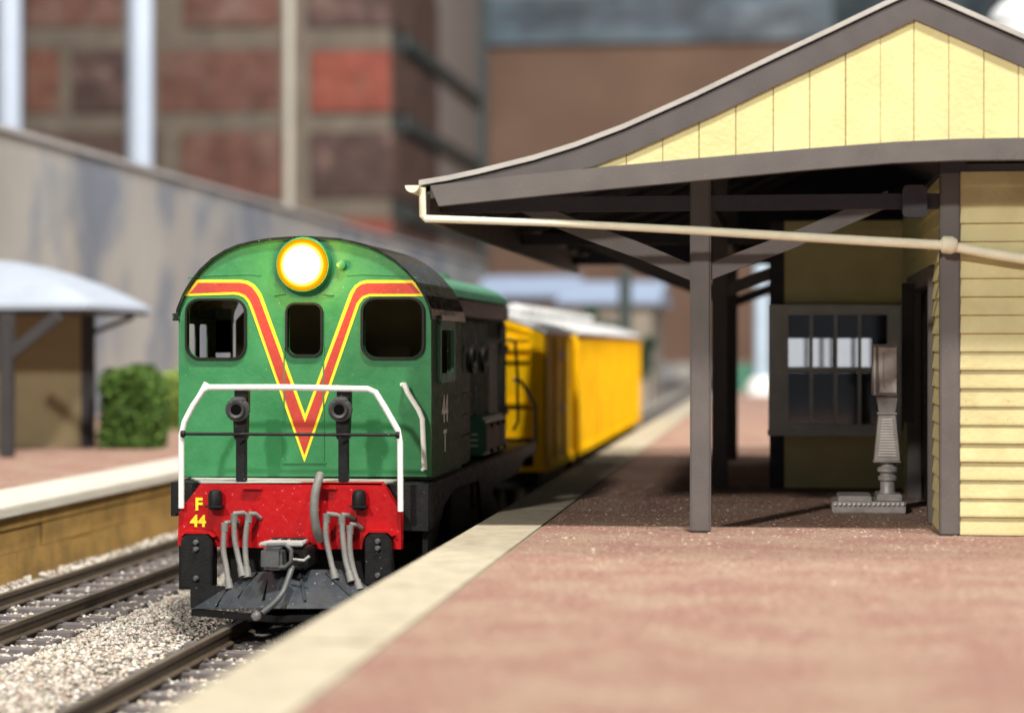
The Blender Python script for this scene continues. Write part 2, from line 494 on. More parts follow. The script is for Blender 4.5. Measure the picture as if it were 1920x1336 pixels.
# tracks
def track(xc, label):
    t = thing('railway_track', (xc, 10, RT - 0.25), label, 'railway track', 'railway tracks on pale gravel')
    for sd in (-1, 1):
        x = xc + sd * HG
        b = MB()
        b.mi = 0
        prof = [(x - 0.07, RT - 0.165), (x + 0.07, RT - 0.165), (x + 0.07, RT - 0.15), (x + 0.018, RT - 0.13), (x + 0.018, RT - 0.05),
                (x + 0.04, RT - 0.04), (x + 0.04, RT), (x - 0.04, RT), (x - 0.04, RT - 0.04), (x - 0.018, RT - 0.05), (x - 0.018, RT - 0.13), (x - 0.07, RT - 0.15)]
        b.prism(prof, 9, 190)
        b.mi = 1
        b.box(x - 0.03, x + 0.03, 9, 190, RT + 0.0005, RT + 0.004)
        b.build('rail', ['rail_brown', 'rail_top'], t)
    s0 = None
    for k in range(80):
        y = 10.14 + 0.62 * k
        if s0 is None:
            b = MB().box(xc - 0.98, xc + 0.98, y - 0.12, y + 0.12, RT - 0.30, RT - 0.17)
            for sd in (-1, 1):
                for e in (-0.09, 0.09):
                    b.box(xc + sd * HG + e - 0.02, xc + sd * HG + e + 0.02, y - 0.05, y + 0.05, RT - 0.168, RT - 0.135)
            s0 = b.build('sleeper', 'sleeper', t, bevel=0.012)
        else:
            o = s0.copy(); COL.objects.link(o); o.parent = t
            o.location = (random.uniform(-0.02, 0.02), 0.62 * k, random.uniform(-0.008, 0.004))
    b = MB()
    for k in range(80, 280):
        y = 10.14 + 0.62 * k
        b.box(xc - 0.98, xc + 0.98, y - 0.12, y + 0.12, RT - 0.30, RT - 0.17)
    b.build('distant_sleeper', 'sleeper', t)['kind'] = 'stuff'
    return t
track(T1, 'empty railway track along the far ochre-walled platform')
track(T2, 'railway track the green locomotive and yellow wagons stand on')

# =================================================================== PLATFORMS
def near_platform():
    b = MB(); b.box(PE + 0.73, 40, 2, 88, -0.3, 0.0)
    p = b.build('platform', 'platform_pink')
    tag(p, 'broad pinkish brown station platform with pale edging', 'platform', kind='structure')
    c = MB()
    y = 2.0
    while y < 88:
        L = 11.0
        c.box(PE, PE + 0.725, y + 0.004, min(y + L, 88) - 0.004, -0.16, 0.004)
        y += L
    c.build('coping', 'coping_cream', p, bevel=0.02)
    MB().box(PE + 0.06, 40, 2, 88, -1.4, -0.302).build('platform_wall', 'platform_wall', p)
    r = MB(); r.prism([(88.0, -0.004), (88.0, -1.39), (98, -1.39)], PE + 0.06, 6, 'X')
    r.build('ramp', 'platform_pink', p)
near_platform()
# grit lying on the near platform
gx = rng.uniform(-2.4, 6.0, 15000); gy = 12.5 + 16 * rng.random(15000) ** 1.0
b = MB()
for x, y in zip(gx, gy):
    s = random.uniform(0.005, 0.013); a = random.uniform(0, 6.28); l = random.uniform(1, 2.6)
    dx, dy = math.cos(a) * s * l, math.sin(a) * s * l
    b.add([(x - dx, y - dy, -0.002), (x + dy * 0.5, y - dx * 0.5, -0.002), (x + dx, y + dy, -0.002), (x - dy * 0.5, y + dx * 0.5, -0.002), (x, y, s * 0.8)],
          [(0, 1, 4), (1, 2, 4), (2, 3, 4), (3, 0, 4)])
tag(b.build('grit', 'grit'), 'fine grit and fibres strewn over the near platform', 'grit', kind='stuff')

LZ, LX = -0.19, -9.85
def far_platform():
    b = MB(); b.box(-40, -11.15, 20, 130, LZ - 0.3, LZ)
    p = b.build('far_platform', 'platform_pink')
    tag(p, 'far platform with white edging and ochre block face', 'platform', kind='structure')
    MB().box(-11.147, LX, 20, 130, LZ - 0.14, LZ + 0.01).build('coping', 'coping_white', p, bevel=0.02)
    w = MB()
    w.box(-30, LX - 0.13, 20, 130, -1.4, LZ - 0.302)
    w.box(LX - 0.13, LX - 0.07, 20, 130, LZ - 0.30, LZ - 0.145)
    y = 20.0
    k = 0
    while y < 130:
        L = 2.1
        for (z0, z1) in ((LZ - 0.62, LZ - 0.31), (-1.38, LZ - 0.63)):
            off = 0.9 if z0 > -1 else 0
            w.box(LX - 0.13, LX - 0.085 + random.uniform(-0.012, 0.0), y + off + 0.02, y + off + L - 0.02, z0, z1)
        y += L
    w.build('face_wall', 'ochre_wall', p)
far_platform()

# =================================================================== LOCOMOTIVE
XC = P(571, 700, 21.8).x
Y0 = 21.8
loco = thing('diesel_locomotive', (XC, 25, RT), 'green diesel locomotive with red V stripe and lit headlight beside the platform', 'locomotive')
HW = P(808, 720, Y0).x - XC
arc_px = [(335, 600), (338, 580), (349, 553), (362, 531), (380, 508), (402, 488), (426, 473), (450, 463), (475, 457), (505, 452), (535, 449.5), (570, 448),
          (605, 449.5), (638, 452), (662, 457), (690, 465), (714, 475), (738, 490), (762, 511), (780, 532), (795, 556), (805, 580), (808, 600)]
front = [Q(335, 893, Y0)] + [Q(x, y, Y0) for x, y in arc_px] + [Q(808, 893, Y0)]
wins = [prect(352, 563, 459, 670, Y0, 0.13), prect(682, 561, 792, 669, Y0, 0.13), prect(540, 571, 602, 664, Y0, 0.08)]
cab = MB().plate(front, wins, Y0, Y0 + 0.07).build('cab_front', 'green_paint', loco, bevel=0.006)
rim_px = [(348, 559, 463, 674, 0.15), (677, 557, 797, 673, 0.15), (536, 567, 606, 668, 0.10)]
for (x0, y0, x1, y1, r), h in zip(rim_px, wins):
    MB().plate(prect(x0, y0, x1, y1, Y0, r), [h], Y0 - 0.035, Y0 + 0.05).build('window_rim', 'rubber', cab, bevel=0.01)
# raised door panel, rain strips
d = MB()
for (a, c_) in (((533, 650), (533, 866)), ((607, 650), (607, 866)), ((531, 867), (612, 867)), ((515, 553), (535, 550)), ((605, 550), (625, 553))):
    d.bar(P(*a, Y0 - 0.004), P(*c_, Y0 - 0.004), 0.02, 0.014)
d.tube([P(352, 521, Y0), P(400, 516, Y0), P(470, 514, Y0), P(490, 516, Y0)], 0.008, 6)
d.tube([P(650, 516, Y0), P(680, 514, Y0), P(740, 516, Y0), P(782, 521, Y0)], 0.008, 6)
d.build('door_edging', 'green_paint', cab)
# stripe
def cpx(lst):
    return [Q(310 + x * 0.3518, 430 + y * 0.3518, Y0) for x, y in lst]
yel = cpx([(105, 355), (165, 268), (400, 268), (440, 275), (475, 294), (500, 325), (515, 350), (745, 985), (985, 335), (1010, 300), (1040, 278), (1075, 270),
           (1322, 270), (1386, 356), (1090, 356), (1058, 368), (1034, 400), (742, 1242), (458, 432), (440, 388), (418, 362), (390, 350), (365, 347)])
red = cpx([(130, 340), (178, 284), (398, 284), (432, 290), (462, 307), (486, 338), (500, 362), (745, 1028), (999, 350), (1020, 312), (1046, 293), (1078, 286),
           (1314, 286), (1362, 341), (1082, 341), (1048, 355), (1020, 388), (742, 1198), (473, 426), (454, 380), (430, 350), (398, 335), (370, 331)])
st = MB().plate(yel, [], Y0 - 0.006, Y0 + 0.004).build('stripe_border', 'yellow_stripe', cab)
MB().plate(red, [], Y0 - 0.011, Y0 - 0.004).build('stripe', 'red_stripe', cab)
# cab sides, rear, roof
Y1 = 23.95
zs0, zs1 = Q(335, 893, Y0)[1], Q(335, 596, Y0)[1]
def ywin(y0, y1, z0, z1, r=0.05):
    return rrect(y0, y1, z0, z1, r)
zb, zt = Q(400, 668, 22.8)[1], Q(400, 563, 22.8)[1]
side_out = [(Y0 + 0.07, zs0), (Y1, zs0), (Y1, zs1), (Y0 + 0.07, zs1)]
MB().plate(side_out, [ywin(21.95, 22.36, zb - 0.03, zb + 0.36), ywin(22.52, 22.84, zb - 0.03, zb + 0.36), ywin(23.18, 23.86, zb - 0.06, zt - 0.02, 0.1)],
           XC - HW, XC - HW + 0.014, 'X').build('cab_side', 'cab_side_shaded', loco)
cside = MB().plate(side_out, [ywin(22.3, 23.25, P(840, 706, 22.8).z, P(840, 612, 22.8).z, 0.06)], XC + HW - 0.06, XC + HW, 'X').build('cab_side', 'cab_side_shaded', loco)
sf = MB().plate(ywin(22.24, 23.31, P(840, 706, 22.8).z - 0.06, P(840, 612, 22.8).z + 0.06, 0.08), [ywin(22.34, 23.21, P(840, 706, 22.8).z + 0.04, P(840, 612, 22.8).z - 0.04, 0.05)],
           XC + HW - 0.01, XC + HW + 0.03, 'X').build('window_frame', 'hood_green', cside)
MB().text('44', 0.42, 22.72, P(830, 790, 22.7).z, XC + HW + 0.004, 0.006, 'X', 0.006).build('number', 'white_paint', cside)
MB().text('T', 0.34, 22.72, P(830, 845, 22.7).z, XC + HW + 0.004, 0.006, 'X', 0.006).build('class_letter', 'white_paint', cside)
rear = [(XC - HW + 0.06, zs0), (XC + HW - 0.06, zs0), (XC + HW - 0.06, zs1), (XC + 0.8, zs1 + 0.55), (XC - 0.8, zs1 + 0.55), (XC - HW + 0.06, zs1)]
MB().plate(rear, [], Y1 - 0.06, Y1).build('cab_rear', 'cab_inside', loco)
seat = MB().box(XC + 0.45, XC + 0.85, 23.0, 23.4, zs0 + 0.05, zs0 + 0.9).box(XC + 0.45, XC + 0.85, 23.4, 23.5, zs0 + 0.85, zs0 + 1.4)
seat.build('driver_seat', 'cab_inside', loco, bevel=0.03)
MB().box(XC - HW + 0.06, XC + HW - 0.06, Y0 + 0.07, Y1 - 0.06, zs0, zs0 + 0.05).build('cab_floor', 'cab_inside', loco)
up = [Vector(Q(x, y, Y0)) for x, y in arc_px]
def offset(pl, dist):
    out = []
    for i, p in enumerate(pl):
        t = (pl[min(i + 1, len(pl) - 1)] - pl[max(i - 1, 0)]).normalized()
        out.append(p + Vector((-t.y, t.x)) * dist)
    return out
r0, r1 = offset(up, 0.004), offset(up, 0.03)
rb = MB().strip([tuple(p) for p in r1], [tuple(p) for p in r0], Y0 - 0.05, Y1 + 0.12)
rb.box(XC - HW - 0.075, XC - HW - 0.004, Y0 - 0.03, Y1 + 0.1, zs1 - 0.03, zs1 + 0.05)
cr = rb.build('cab_roof', 'dark_green_roof', loco, smooth=30)
hd = MB()
hd.box(XC + HW + 0.004, XC + HW + 0.06, 22.15, 23.4, zs1 - 0.02, zs1 + 0.03)
hd.build('rain_strip', 'dark_green_roof', cr)
# headlight
hc = P(571, 497, Y0)
hl = MB().lathe([(0.30, 0.0), (0.30, 0.07), (0.285, 0.10), (0.262, 0.10), (0.255, 0.06)], hc, (0, -1, 0), 36).build('headlight', 'green_paint', loco, smooth=35)
def glow_mat(name, centre):
    m = bpy.data.materials.new(name); m.use_nodes = True
    nt = m.node_tree; nt.nodes.remove(nt.nodes['Principled BSDF'])
    tc = nt.nodes.new('ShaderNodeTexCoord'); d = nt.nodes.new('ShaderNodeVectorMath'); d.operation = 'DISTANCE'
    d.inputs[1].default_value = centre
    nt.links.new(tc.outputs['Object'], d.inputs[0])
    r = nt.nodes.new('ShaderNodeValToRGB')
    els = r.color_ramp.elements
    while len(els) < 5:
        els.new(0.5)
    for e, (p, c) in zip(els, ((0.0, (1, .97, .85)), (0.165, (1, .95, .66)), (0.205, (1, .74, .10)), (0.245, (1, .44, .0)), (0.29, (.50, .15, .0)))):
        e.position = p; e.color = (*c, 1)
    r2 = nt.nodes.new('ShaderNodeMapRange')
    for k, v in zip(('From Min', 'From Max', 'To Min', 'To Max'), (0.13, 0.235, 11.0, 0.85)):
        r2.inputs[k].default_value = v
    nt.links.new(d.outputs['Value'], r.inputs['Fac']); nt.links.new(d.outputs['Value'], r2.inputs['Value'])
    e = nt.nodes.new('ShaderNodeEmission')
    nt.links.new(r.outputs['Color'], e.inputs['Color']); nt.links.new(r2.outputs['Result'], e.inputs['Strength'])
    nt.links.new(e.outputs[0], nt.nodes['Material Output'].inputs['Surface'])
    MATS[name] = m
glow_mat('headlight_glass', hc + Vector((0, -0.1, 0)) - loco.location)
MB().lathe([(0.284, 0.088), (0.275, 0.104), (0.25, 0.116), (0.22, 0.124), (0.20, 0.13), (0.16, 0.145), (0.10, 0.155), (0.01, 0.16)], hc, (0, -1, 0), 48).build('lens', 'headlight_glass', hl, smooth=60)
MB().lathe([(0.05, 0), (0.05, 0.05), (0.03, 0.06)], P(641, 497, Y0), (0, -1, 0), 14).build('marker_boss', 'green_paint', loco, smooth=40)
# frame, deck
YB = 21.1
fz = P(540, 905, YB).z
deck = [P(377, 905, YB), P(716, 905, YB)]
d = MB()
d.box(XC - HW + 0.02, XC + HW - 0.0, Y0 - 0.2, 31.2, fz - 0.16, fz - 0.015)
fr = d.build('frame', 'black_paint', loco, bevel=0.012)
MB().prism([(deck[0].x, YB), (deck[1].x, YB), (XC + HW - 0.28, Y0 + 0.05), (XC - HW + 0.1, Y0 + 0.05)], fz - 0.014, fz + 0.004, 'Z').build('front_deck', 'deck_grey', fr)
MB().box(XC - HW - 0.01, XC + HW + 0.01, Y0 + 0.005, Y1, fz + 0.005, zs0 - 0.002).build('cab_sill', 'black_paint', fr)
b = MB()
b.box(deck[1].x - 0.1, XC + HW + 0.05, 21.32, Y0 + 0.2, fz - 0.5, fz - 0.02)
b.box(XC - HW + 0.09, deck[0].x + 0.1, 21.32, Y0 + 0.2, fz - 0.35, fz - 0.02)
# skirt along the right side with arched cut-outs
zt_ = fz - 0.03
sk = [(21.5, zt_), (31.3, zt_), (31.3, zt_ - 0.16), (29.9, zt_ - 0.17), (29.2, zt_ - 0.34), (26.6, zt_ - 0.36), (26.2, zt_ - 0.9), (25.7, zt_ - 0.9), (25.3, zt_ - 0.2), (23.4, zt_ - 0.16), (22.6, zt_ - 0.3), (21.9, zt_ - 0.7), (21.5, zt_ - 0.75)]
for sd in (1, -1):
    b.prism(sk if sd > 0 else [(y, max(z, zt_ - 0.36)) for y, z in sk], XC + sd * (HW - 0.04), XC + sd * (HW + 0.015), 'X')
b.build('side_skirt', 'black_paint', fr)
# buffer beam
beam = [(377, 905), (716, 904), (752, 962), (752, 1029), (731, 1029), (730, 1004), (722, 997), (690, 997), (682, 1010), (678, 1029), (640, 1029), (590, 1029), (500, 1027), (470, 1026), (397, 1025),
        (396, 1003), (388, 995), (352, 995), (348, 1022), (333, 1022), (335, 960)]
bb = MB().plate([Q(x, y, YB) for x, y in beam], [], YB, YB + 0.12).build('buffer_beam', 'beam_red', loco, bevel=0.012)
n_ = MB()
a = P(373, 955, YB); c_ = P(372, 986, YB)
n_.text('F', 0.175, a.x, a.z, YB - 0.006, 0.010, 'Y', 0.006)
n_.text('44', 0.165, c_.x, c_.z, YB - 0.006, 0.010, 'Y', 0.006)
n_.build('number', 'yellow_stripe', bb)
s_ = MB()
for x0, x1 in ((455, 492), (604, 632)):
    p0, p1 = P(x0, 913, YB), P(x1, 917, YB)
    s_.box(p0.x, p1.x, YB - 0.05, YB - 0.002, p1.z, p0.z)
s_.build('step_lip', 'beam_red', bb, bevel=0.008)
# buffer steps under the beam
for x0, x1, y0, y1 in ((339, 397, 1002, 1101), (684, 733, 1000, 1096)):
    p0, p1 = P(x0, y1, YB - 0.12), P(x1, y0, YB - 0.12)
    b = MB()
    w = (p1.x - p0.x)
    b.prism([(p0.x, p0.z), (p1.x, p0.z), (p1.x, p1.z - 0.06), (p1.x - 0.05, p1.z), (p0.x + 0.05, p1.z), (p0.x, p1.z - 0.06)], YB - 0.12, YB + 0.1)
    o = b.build('buffer_pad', 'black_paint', loco, bevel=0.012)
    mx = (p0.x + p1.x) / 2
    for zz in (p1.z - 0.08, p1.z - 0.15, p0.z + 0.10):
        MB().lathe([(0.03, 0), (0.03, 0.03), (0.018, 0.045)], (mx, YB - 0.12, zz), (0, -1, 0), 12).build('bolt', 'coupler_grey', o, smooth=40)
    rp = MB().strip([(p0.x - 0.03, p1.z - 0.02), (p0.x + 0.03, p1.z + 0.035), (p1.x - 0.03, p1.z + 0.035), (p1.x + 0.03, p1.z - 0.02)],
                    [(p0.x - 0.005, p1.z - 0.03), (p0.x + 0.04, p1.z + 0.008), (p1.x - 0.04, p1.z + 0.008), (p1.x + 0.005, p1.z - 0.03)], YB - 0.10, YB - 0.001)
    rp.build('pad_hood', 'beam_red', o)
# dark underframe behind the beam
b = MB()
p0, p1 = P(424, 1100, 21.35), P(700, 1015, 21.35)
b.box(p0.x, p1.x, 21.35, 21.6, p0.z, p1.z)
p0, p1 = P(337, 1100, 21.5), P(352, 1020, 21.5)
b.box(p0.x + 0.05, p1.x + 0.2, 21.3, 21.7, p0.z, p1.z)
b.build('underframe', 'black_paint', loco)
# marker lamps
for x in (407, 676):
    p = P(x, 935, YB)
    b = MB()
    b.lathe([(0.02, -0.115), (0.07, -0.10), (0.075, -0.07), (0.075, 0.05), (0.06, 0.09), (0.02, 0.105)], p + Vector((0, -0.07, 0)), (0, 0, 1), 16)
    b.box(p.x - 0.085, p.x + 0.085, YB - 0.17, YB - 0.005, p.z - 0.075, p.z - 0.06)
    o = b.build('marker_lamp', 'black_paint', bb, smooth=40)
# handrails
YH = 21.05
hr = MB()
hr.tube([P(340, 952, YH), P(340, 815, YH), P(346, 790, YH), P(362, 760, YH), P(382, 731, YH), P(392, 726, YH), P(540, 726, YH), P(690, 729, YH), P(704, 735, YH), P(722, 764, YH), P(746, 806, YH), P(750, 828, YH), P(751, 958, YH)],
        0.031, 12)
hr.tube([P(374, 742, YH), P(387, 718, YH)], 0.03, 10)
hr.build('front_handrail', 'white_paint', loco, smooth=50)
b = MB()
b.tube([P(342, 813, YH), P(748, 815, YH)], 0.017, 8)
for x, y in ((343, 813), (746, 815)):
    b.lathe([(0.035, -0.02), (0.04, 0.0), (0.035, 0.02)], P(x, y, YH - 0.02), (1, 0, 0), 12)
b.build('cross_rail', 'black_paint', loco, smooth=50)
MB().tube([P(757, 718, Y0 - 0.12), P(764, 735, Y0 - 0.12), P(785, 768, Y0 - 0.12), P(792, 785, Y0 - 0.12), P(796, 880, Y0 - 0.12)], 0.029, 12).build('grab_rail', 'white_paint', cab, smooth=50)
b = MB()
for x, y in ((757, 720), (796, 878)):
    p = P(x, y, Y0)
    b.tube([p, p + Vector((0, -0.125, 0))], 0.02, 8)
b.build('grab_rail_stud', 'white_paint', cab)
# jumper sockets on posts
for x in (451, 643):
    YS = 21.12
    b = MB()
    p0, p1 = P(x - 9, 903, YS), P(x + 9, 800, YS)
    b.box(p0.x, p1.x, YS, YS + 0.09, p0.z, p1.z)
    p0, p1 = P(x - 13, 832, YS), P(x + 13, 775, YS)
    b.prism([(p0.x, p1.z), (p1.x, p1.z), (p1.x - 0.01, p0.z + 0.06), ((p0.x + p1.x) / 2, p0.z), (p0.x + 0.01, p0.z + 0.06)], YS - 0.035, YS + 0.1)
    p0, p1 = P(x - 12, 775, YS), P(x + 14, 731, YS)
    b.box(p0.x, p1.x, YS, YS + 0.1, p0.z, p1.z)
    o = b.build('socket_post', 'black_paint', loco, bevel=0.008)
    p = P(x - 2, 767, YS)
    MB().lathe([(0.055, 0.02), (0.055, 0.14), (0.085, 0.15), (0.092, 0.13), (0.092, 0.11), (0.125, 0.10), (0.125, 0.05), (0.10, 0.0)], p, (0, -1, 0), 18).build('jumper_socket', 'socket_grey', o, smooth=35)
    MB().lathe([(0.058, 0.12), (0.058, 0.1415), (0.05, 0.142)], p, (0, -1, 0), 16).build('socket_bore', 'matte_black', o)
    p0 = P(x + 2, 748, YS)
    MB().box(p0.x - 0.085, p0.x + 0.055, YS - 0.12, YS - 0.002, p0.z - 0.02, p0.z + 0.025).build('socket_lid', 'coupler_grey', o, bevel=0.012)
# air hoses
def hose(top, path, r=0.030):
    b = MB()
    pts = [P(x, y, yy) for x, y, yy in path]
    b.tube(pts, r, 10, True)
    e = pts[-1]
    dv = (pts[-1] - pts[-2]).normalized()
    b.tube([e - dv * 0.02, e + dv * 0.09], [r * 1.25, r * 1.5], 10)
    s = pts[0]
    b.tube([s + Vector((0.0, 0, 0.03)), s + Vector((0, 0, -0.06))], r * 1.25, 10)
    tp = [P(*t) for t in top]
    b.tube(tp, r * 0.9, 8)
    b.build('air_hose', 'hose_grey', loco, smooth=50)
hose([(421, 981, 20.98), (436, 978, 21.02), (446, 982, 21.09)], [(421, 985, 20.97), (419, 1030, 20.94), (424, 1060, 20.9), (428, 1088, 20.85)])
hose([(437, 963, 20.98), (456, 961, 21.02), (468, 970, 21.09)], [(439, 968, 20.97), (440, 1010, 20.94), (447, 1045, 20.9), (452, 1066, 20.85)])
hose([(466, 963, 20.98), (478, 963, 21.02), (488, 971, 21.09)], [(466, 968, 20.97), (461, 1000, 20.94), (460, 1035, 20.9), (463, 1066, 20.85)])
hose([(612, 963, 20.98), (630, 965, 21.02), (645, 972, 21.09)], [(612, 968, 20.97), (611, 1005, 20.94), (619, 1045, 20.9), (625, 1070, 20.85)])
hose([(640, 965, 20.98), (652, 966, 21.02), (664, 972, 21.09)], [(641, 972, 20.97), (643, 1010, 20.94), (648, 1050, 20.9), (655, 1075, 20.85)])
hose([(656, 983, 20.98), (668, 983, 21.02), (678, 990, 21.09)], [(656, 990, 20.97), (656, 1030, 20.94), (662, 1065, 20.9), (670, 1090, 20.85)])
MB().tube([P(600, 890, 21.05), P(597, 900, 20.98), P(591, 925, 20.93), P(589, 960, 20.92), P(593, 990, 20.95), P(601, 1012, 21.02)], 0.046, 12, True).build('brake_hose', 'hose_grey', loco, smooth=50)
# coupler
b = MB()
p0, p1 = P(505, 1062, 20.8), P(583, 1024, 20.8)
b.box(p0.x, p1.x, 20.62, 21.2, p0.z, p1.z)
cpl = b.build('coupler', 'black_paint', loco, bevel=0.015)
b = MB()
p0, p1 = P(496, 1022, 20.8), P(578, 1016, 20.8)
b.prism([(p0.x, 20.55), (p1.x, 20.55), (p1.x - 0.06, 21.05), (p0.x + 0.06, 21.05)], p1.z - 0.02, p1.z + 0.015, 'Z')
b.build('coupler_shelf', 'deck_grey', cpl, bevel=0.01)
b = MB()
for x in (515, 532, 549, 562):
    p = P(x, 1014, 20.85)
    b.box(p.x - 0.03, p.x + 0.03, 20.85, 21.0, p1.z + 0.0155, p1.z + 0.03)
b.build('shelf_slot', 'black_paint', cpl)
b = MB()
p0, p1 = P(489, 1067, 20.45), P(530, 1027, 20.45)
b.prism([(p0.x, 20.42), (p1.x, 20.40), (p1.x, 20.8), (p0.x + 0.02, 20.75)], p0.z, p1.z, 'Z')
b.build('knuckle', 'coupler_grey', cpl, bevel=0.03)
ch = MB()
ch.tube([P(500, 1022, 20.43), P(535, 1020, 20.41), P(546, 1030, 20.40), P(546, 1052, 20.40), P(536, 1062, 20.41), P(525, 1063, 20.43)], 0.022, 8)
ch.build('knuckle_rim', 'coupler_grey', cpl, smooth=50)
b = MB()
b.tube([P(548, 1048, 20.5), P(570, 1050, 20.5), P(580, 1042, 20.5)], 0.014, 8)
b.build('release_pin', 'deck_grey', cpl)
# plough
rt_, rbm = P(528, 1070, 20.72), P(518, 1141, 20.28)
lt, lb = P(468, 1074, 20.95), P(360, 1141, 20.72)
rt2, rb2 = P(640, 1068, 20.95), P(742, 1141, 20.72)
b = MB()
for A, B, Cc, D in ((rt_, lt, lb, rbm), (rt_, rbm, rb2, rt2)):
    back = [p + Vector((0, 0.10, 0)) for p in (A, B, Cc, D)]
    b.add([A, B, Cc, D] + back, [(0, 1, 2, 3), (7, 6, 5, 4), (0, 4, 5, 1), (1, 5, 6, 2), (2, 6, 7, 3), (3, 7, 4, 0)])
pl = b.build('plough', 'plough_grey', loco, bevel=0.008)
b = MB()
b.prism([(lb.x - 0.01, 20.725), (rbm.x, 20.285), (rbm.x, 20.34), (lb.x - 0.01, 20.82)], lb.z - 0.07, lb.z - 0.002, 'Z')
b.prism([(rbm.x, 20.285), (rb2.x, 20.725), (rb2.x, 20.82), (rbm.x, 20.34)], lb.z - 0.07, lb.z - 0.002, 'Z')
p0, p1 = P(357, 1140, 20.85), P(432, 1095, 20.85)
b.prism([(p0.x, p0.z), (p1.x, p0.z + 0.12), (p1.x + 0.1, p1.z - 0.05), (p0.x, p1.z)], 20.84, 20.95)
b.build('plough_base', 'black_paint', pl, bevel=0.008)
def on(A, B, Cc, D, u, v):      # point on a blade
    return (A.lerp(B, u)).lerp(D.lerp(Cc, u), v)
b = MB()
for u0, v0, u1, v1 in ((0.70, 0.02, 0.55, 0.72), (0.25, 0.22, 0.18, 0.78), (0.98, 0.30, 0.72, 0.95)):
    a = on(rt_, lt, lb, rbm, u0, v0); c_ = on(rt_, lt, lb, rbm, u1, v1)
    b.bar(a + Vector((0, 0.002, 0.0)), c_ + Vector((0, 0.002, 0.0)), 0.014, 0.045)
b.build('plough_slot', 'matte_black', pl)
b = MB()
for u0, v0, u1, v1 in ((0.30, 0.1, 0.26, 0.8), (0.72, 0.05, 0.75, 0.85)):
    a = on(rt_, rt2, rb2, rbm, u0, v0); c_ = on(rt_, rt2, rb2, rbm, u1, v1)
    b.bar(a + Vector((0, -0.012, 0.004)), c_ + Vector((0, -0.012, 0.004)), 0.03, 0.02)
b.build('plough_rib', 'plough_grey', pl)
b = MB()
b.tube([P(548, 1062, 20.45), P(540, 1085, 20.35), P(530, 1110, 20.22), P(512, 1132, 20.14), P(492, 1148, 20.1)], 0.03, 10, True)
ho = b.build('front_brake_hose', 'coupler_grey', loco, smooth=50)
p = P(482, 1153, 20.08)
MB().lathe([(0.02, -0.04), (0.045, -0.02), (0.045, 0.03), (0.03, 0.05)], p, (-0.8, 0, -0.5), 12).build('hose_cap', 'steel', ho, smooth=50)
# hood
HH = 1.03
hz0 = fz + 0.01
def hood_prof(hw, zt, dz):
    pts = [(XC - hw, hz0), (XC - hw, zt - dz)]
    for k in range(1, 12):
        a = math.pi * (1 - k / 12)
        pts.append((XC + hw * math.cos(a) * 1.0, zt - dz + dz * math.sin(a)))
    pts += [(XC + hw, zt - dz), (XC + hw, hz0)]
    return pts
hb = MB().prism(hood_prof(HH, 2.80, 0.32), Y1 + 0.003, 30.4)
hood = hb.build('hood', 'hood_side_shaded', loco, smooth=30)
pr = [Vector(p) for p in hood_prof(HH, 2.80, 0.32)[1:-1]]
o1, o0 = offset(pr, 0.05), offset(pr, 0.003)
MB().strip([tuple(p) for p in o1], [tuple(p) for p in o0], Y1 + 0.15, 30.45).build('hood_roof', 'hood_green', hood, smooth=40)
HXs = XC + HH
b = MB(); b.box(HXs + 0.002, HXs + 0.05, Y1 + 0.1, 30.44, 2.26, 2.475); b.build('hood_shade_band', 'maroon', hood, bevel=0.012)  # shade and reflection on the roof side, built as a maroon strip
for (y0, y1, h) in ((24.6, 25.3, 0.08), (25.6, 26.1, 0.12), (27.0, 28.4, 0.07), (29.0, 29.6, 0.06)):
    MB().box(XC - 0.35, XC + 0.35, y0, y1, 2.80, 2.86 + h).build('roof_hatch', 'hood_green', hood, bevel=0.02)
yy = 24.3
dedges = [24.3, 25.25, 26.15, 27.2, 28.3, 29.75, 30.3]
for i in range(6):
    y0, y1 = dedges[i] + 0.03, dedges[i + 1] - 0.03
    if i == 4:
        MB().box(HXs + 0.002, HXs + 0.012, y0, y1, 0.75, 1.95).build('louvre_opening', 'rubber', hood)
        f_ = MB().plate([(y0 - 0.03, 0.7), (y1 + 0.03, 0.7), (y1 + 0.03, 2.0), (y0 - 0.03, 2.0)], [[(y0 + 0.03, 0.76), (y1 - 0.03, 0.76), (y1 - 0.03, 1.94), (y0 + 0.03, 1.94)]], HXs + 0.013, HXs + 0.05, 'X')
        f_.build('louvre_frame', 'hood_side_shaded', hood)
        continue
    dr = MB().box(HXs + 0.002, HXs + 0.04, y0, y1, 0.66, 2.22).build('hood_door', 'hood_side_shaded', hood, bevel=0.015)
    for z in (0.95, 1.85):
        MB().box(HXs + 0.041, HXs + 0.075, y0 + 0.03, y0 + 0.2, z - 0.03, z + 0.03).build('hinge', 'black_paint', dr)
        MB().box(HXs + 0.041, HXs + 0.09, y1 - 0.2, y1 - 0.12, z - 0.05, z + 0.05).build('door_latch', 'black_paint', dr)
    if i in (2, 3):
        MB().lathe([(0.14, 0.0), (0.19, 0.02), (0.19, 0.05), (0.13, 0.06), (0.12, 0.03)], (HXs + 0.04, (y0 + y1) / 2, 1.72), (1, 0, 0), 20).build('porthole', 'rubber', dr, smooth=40)
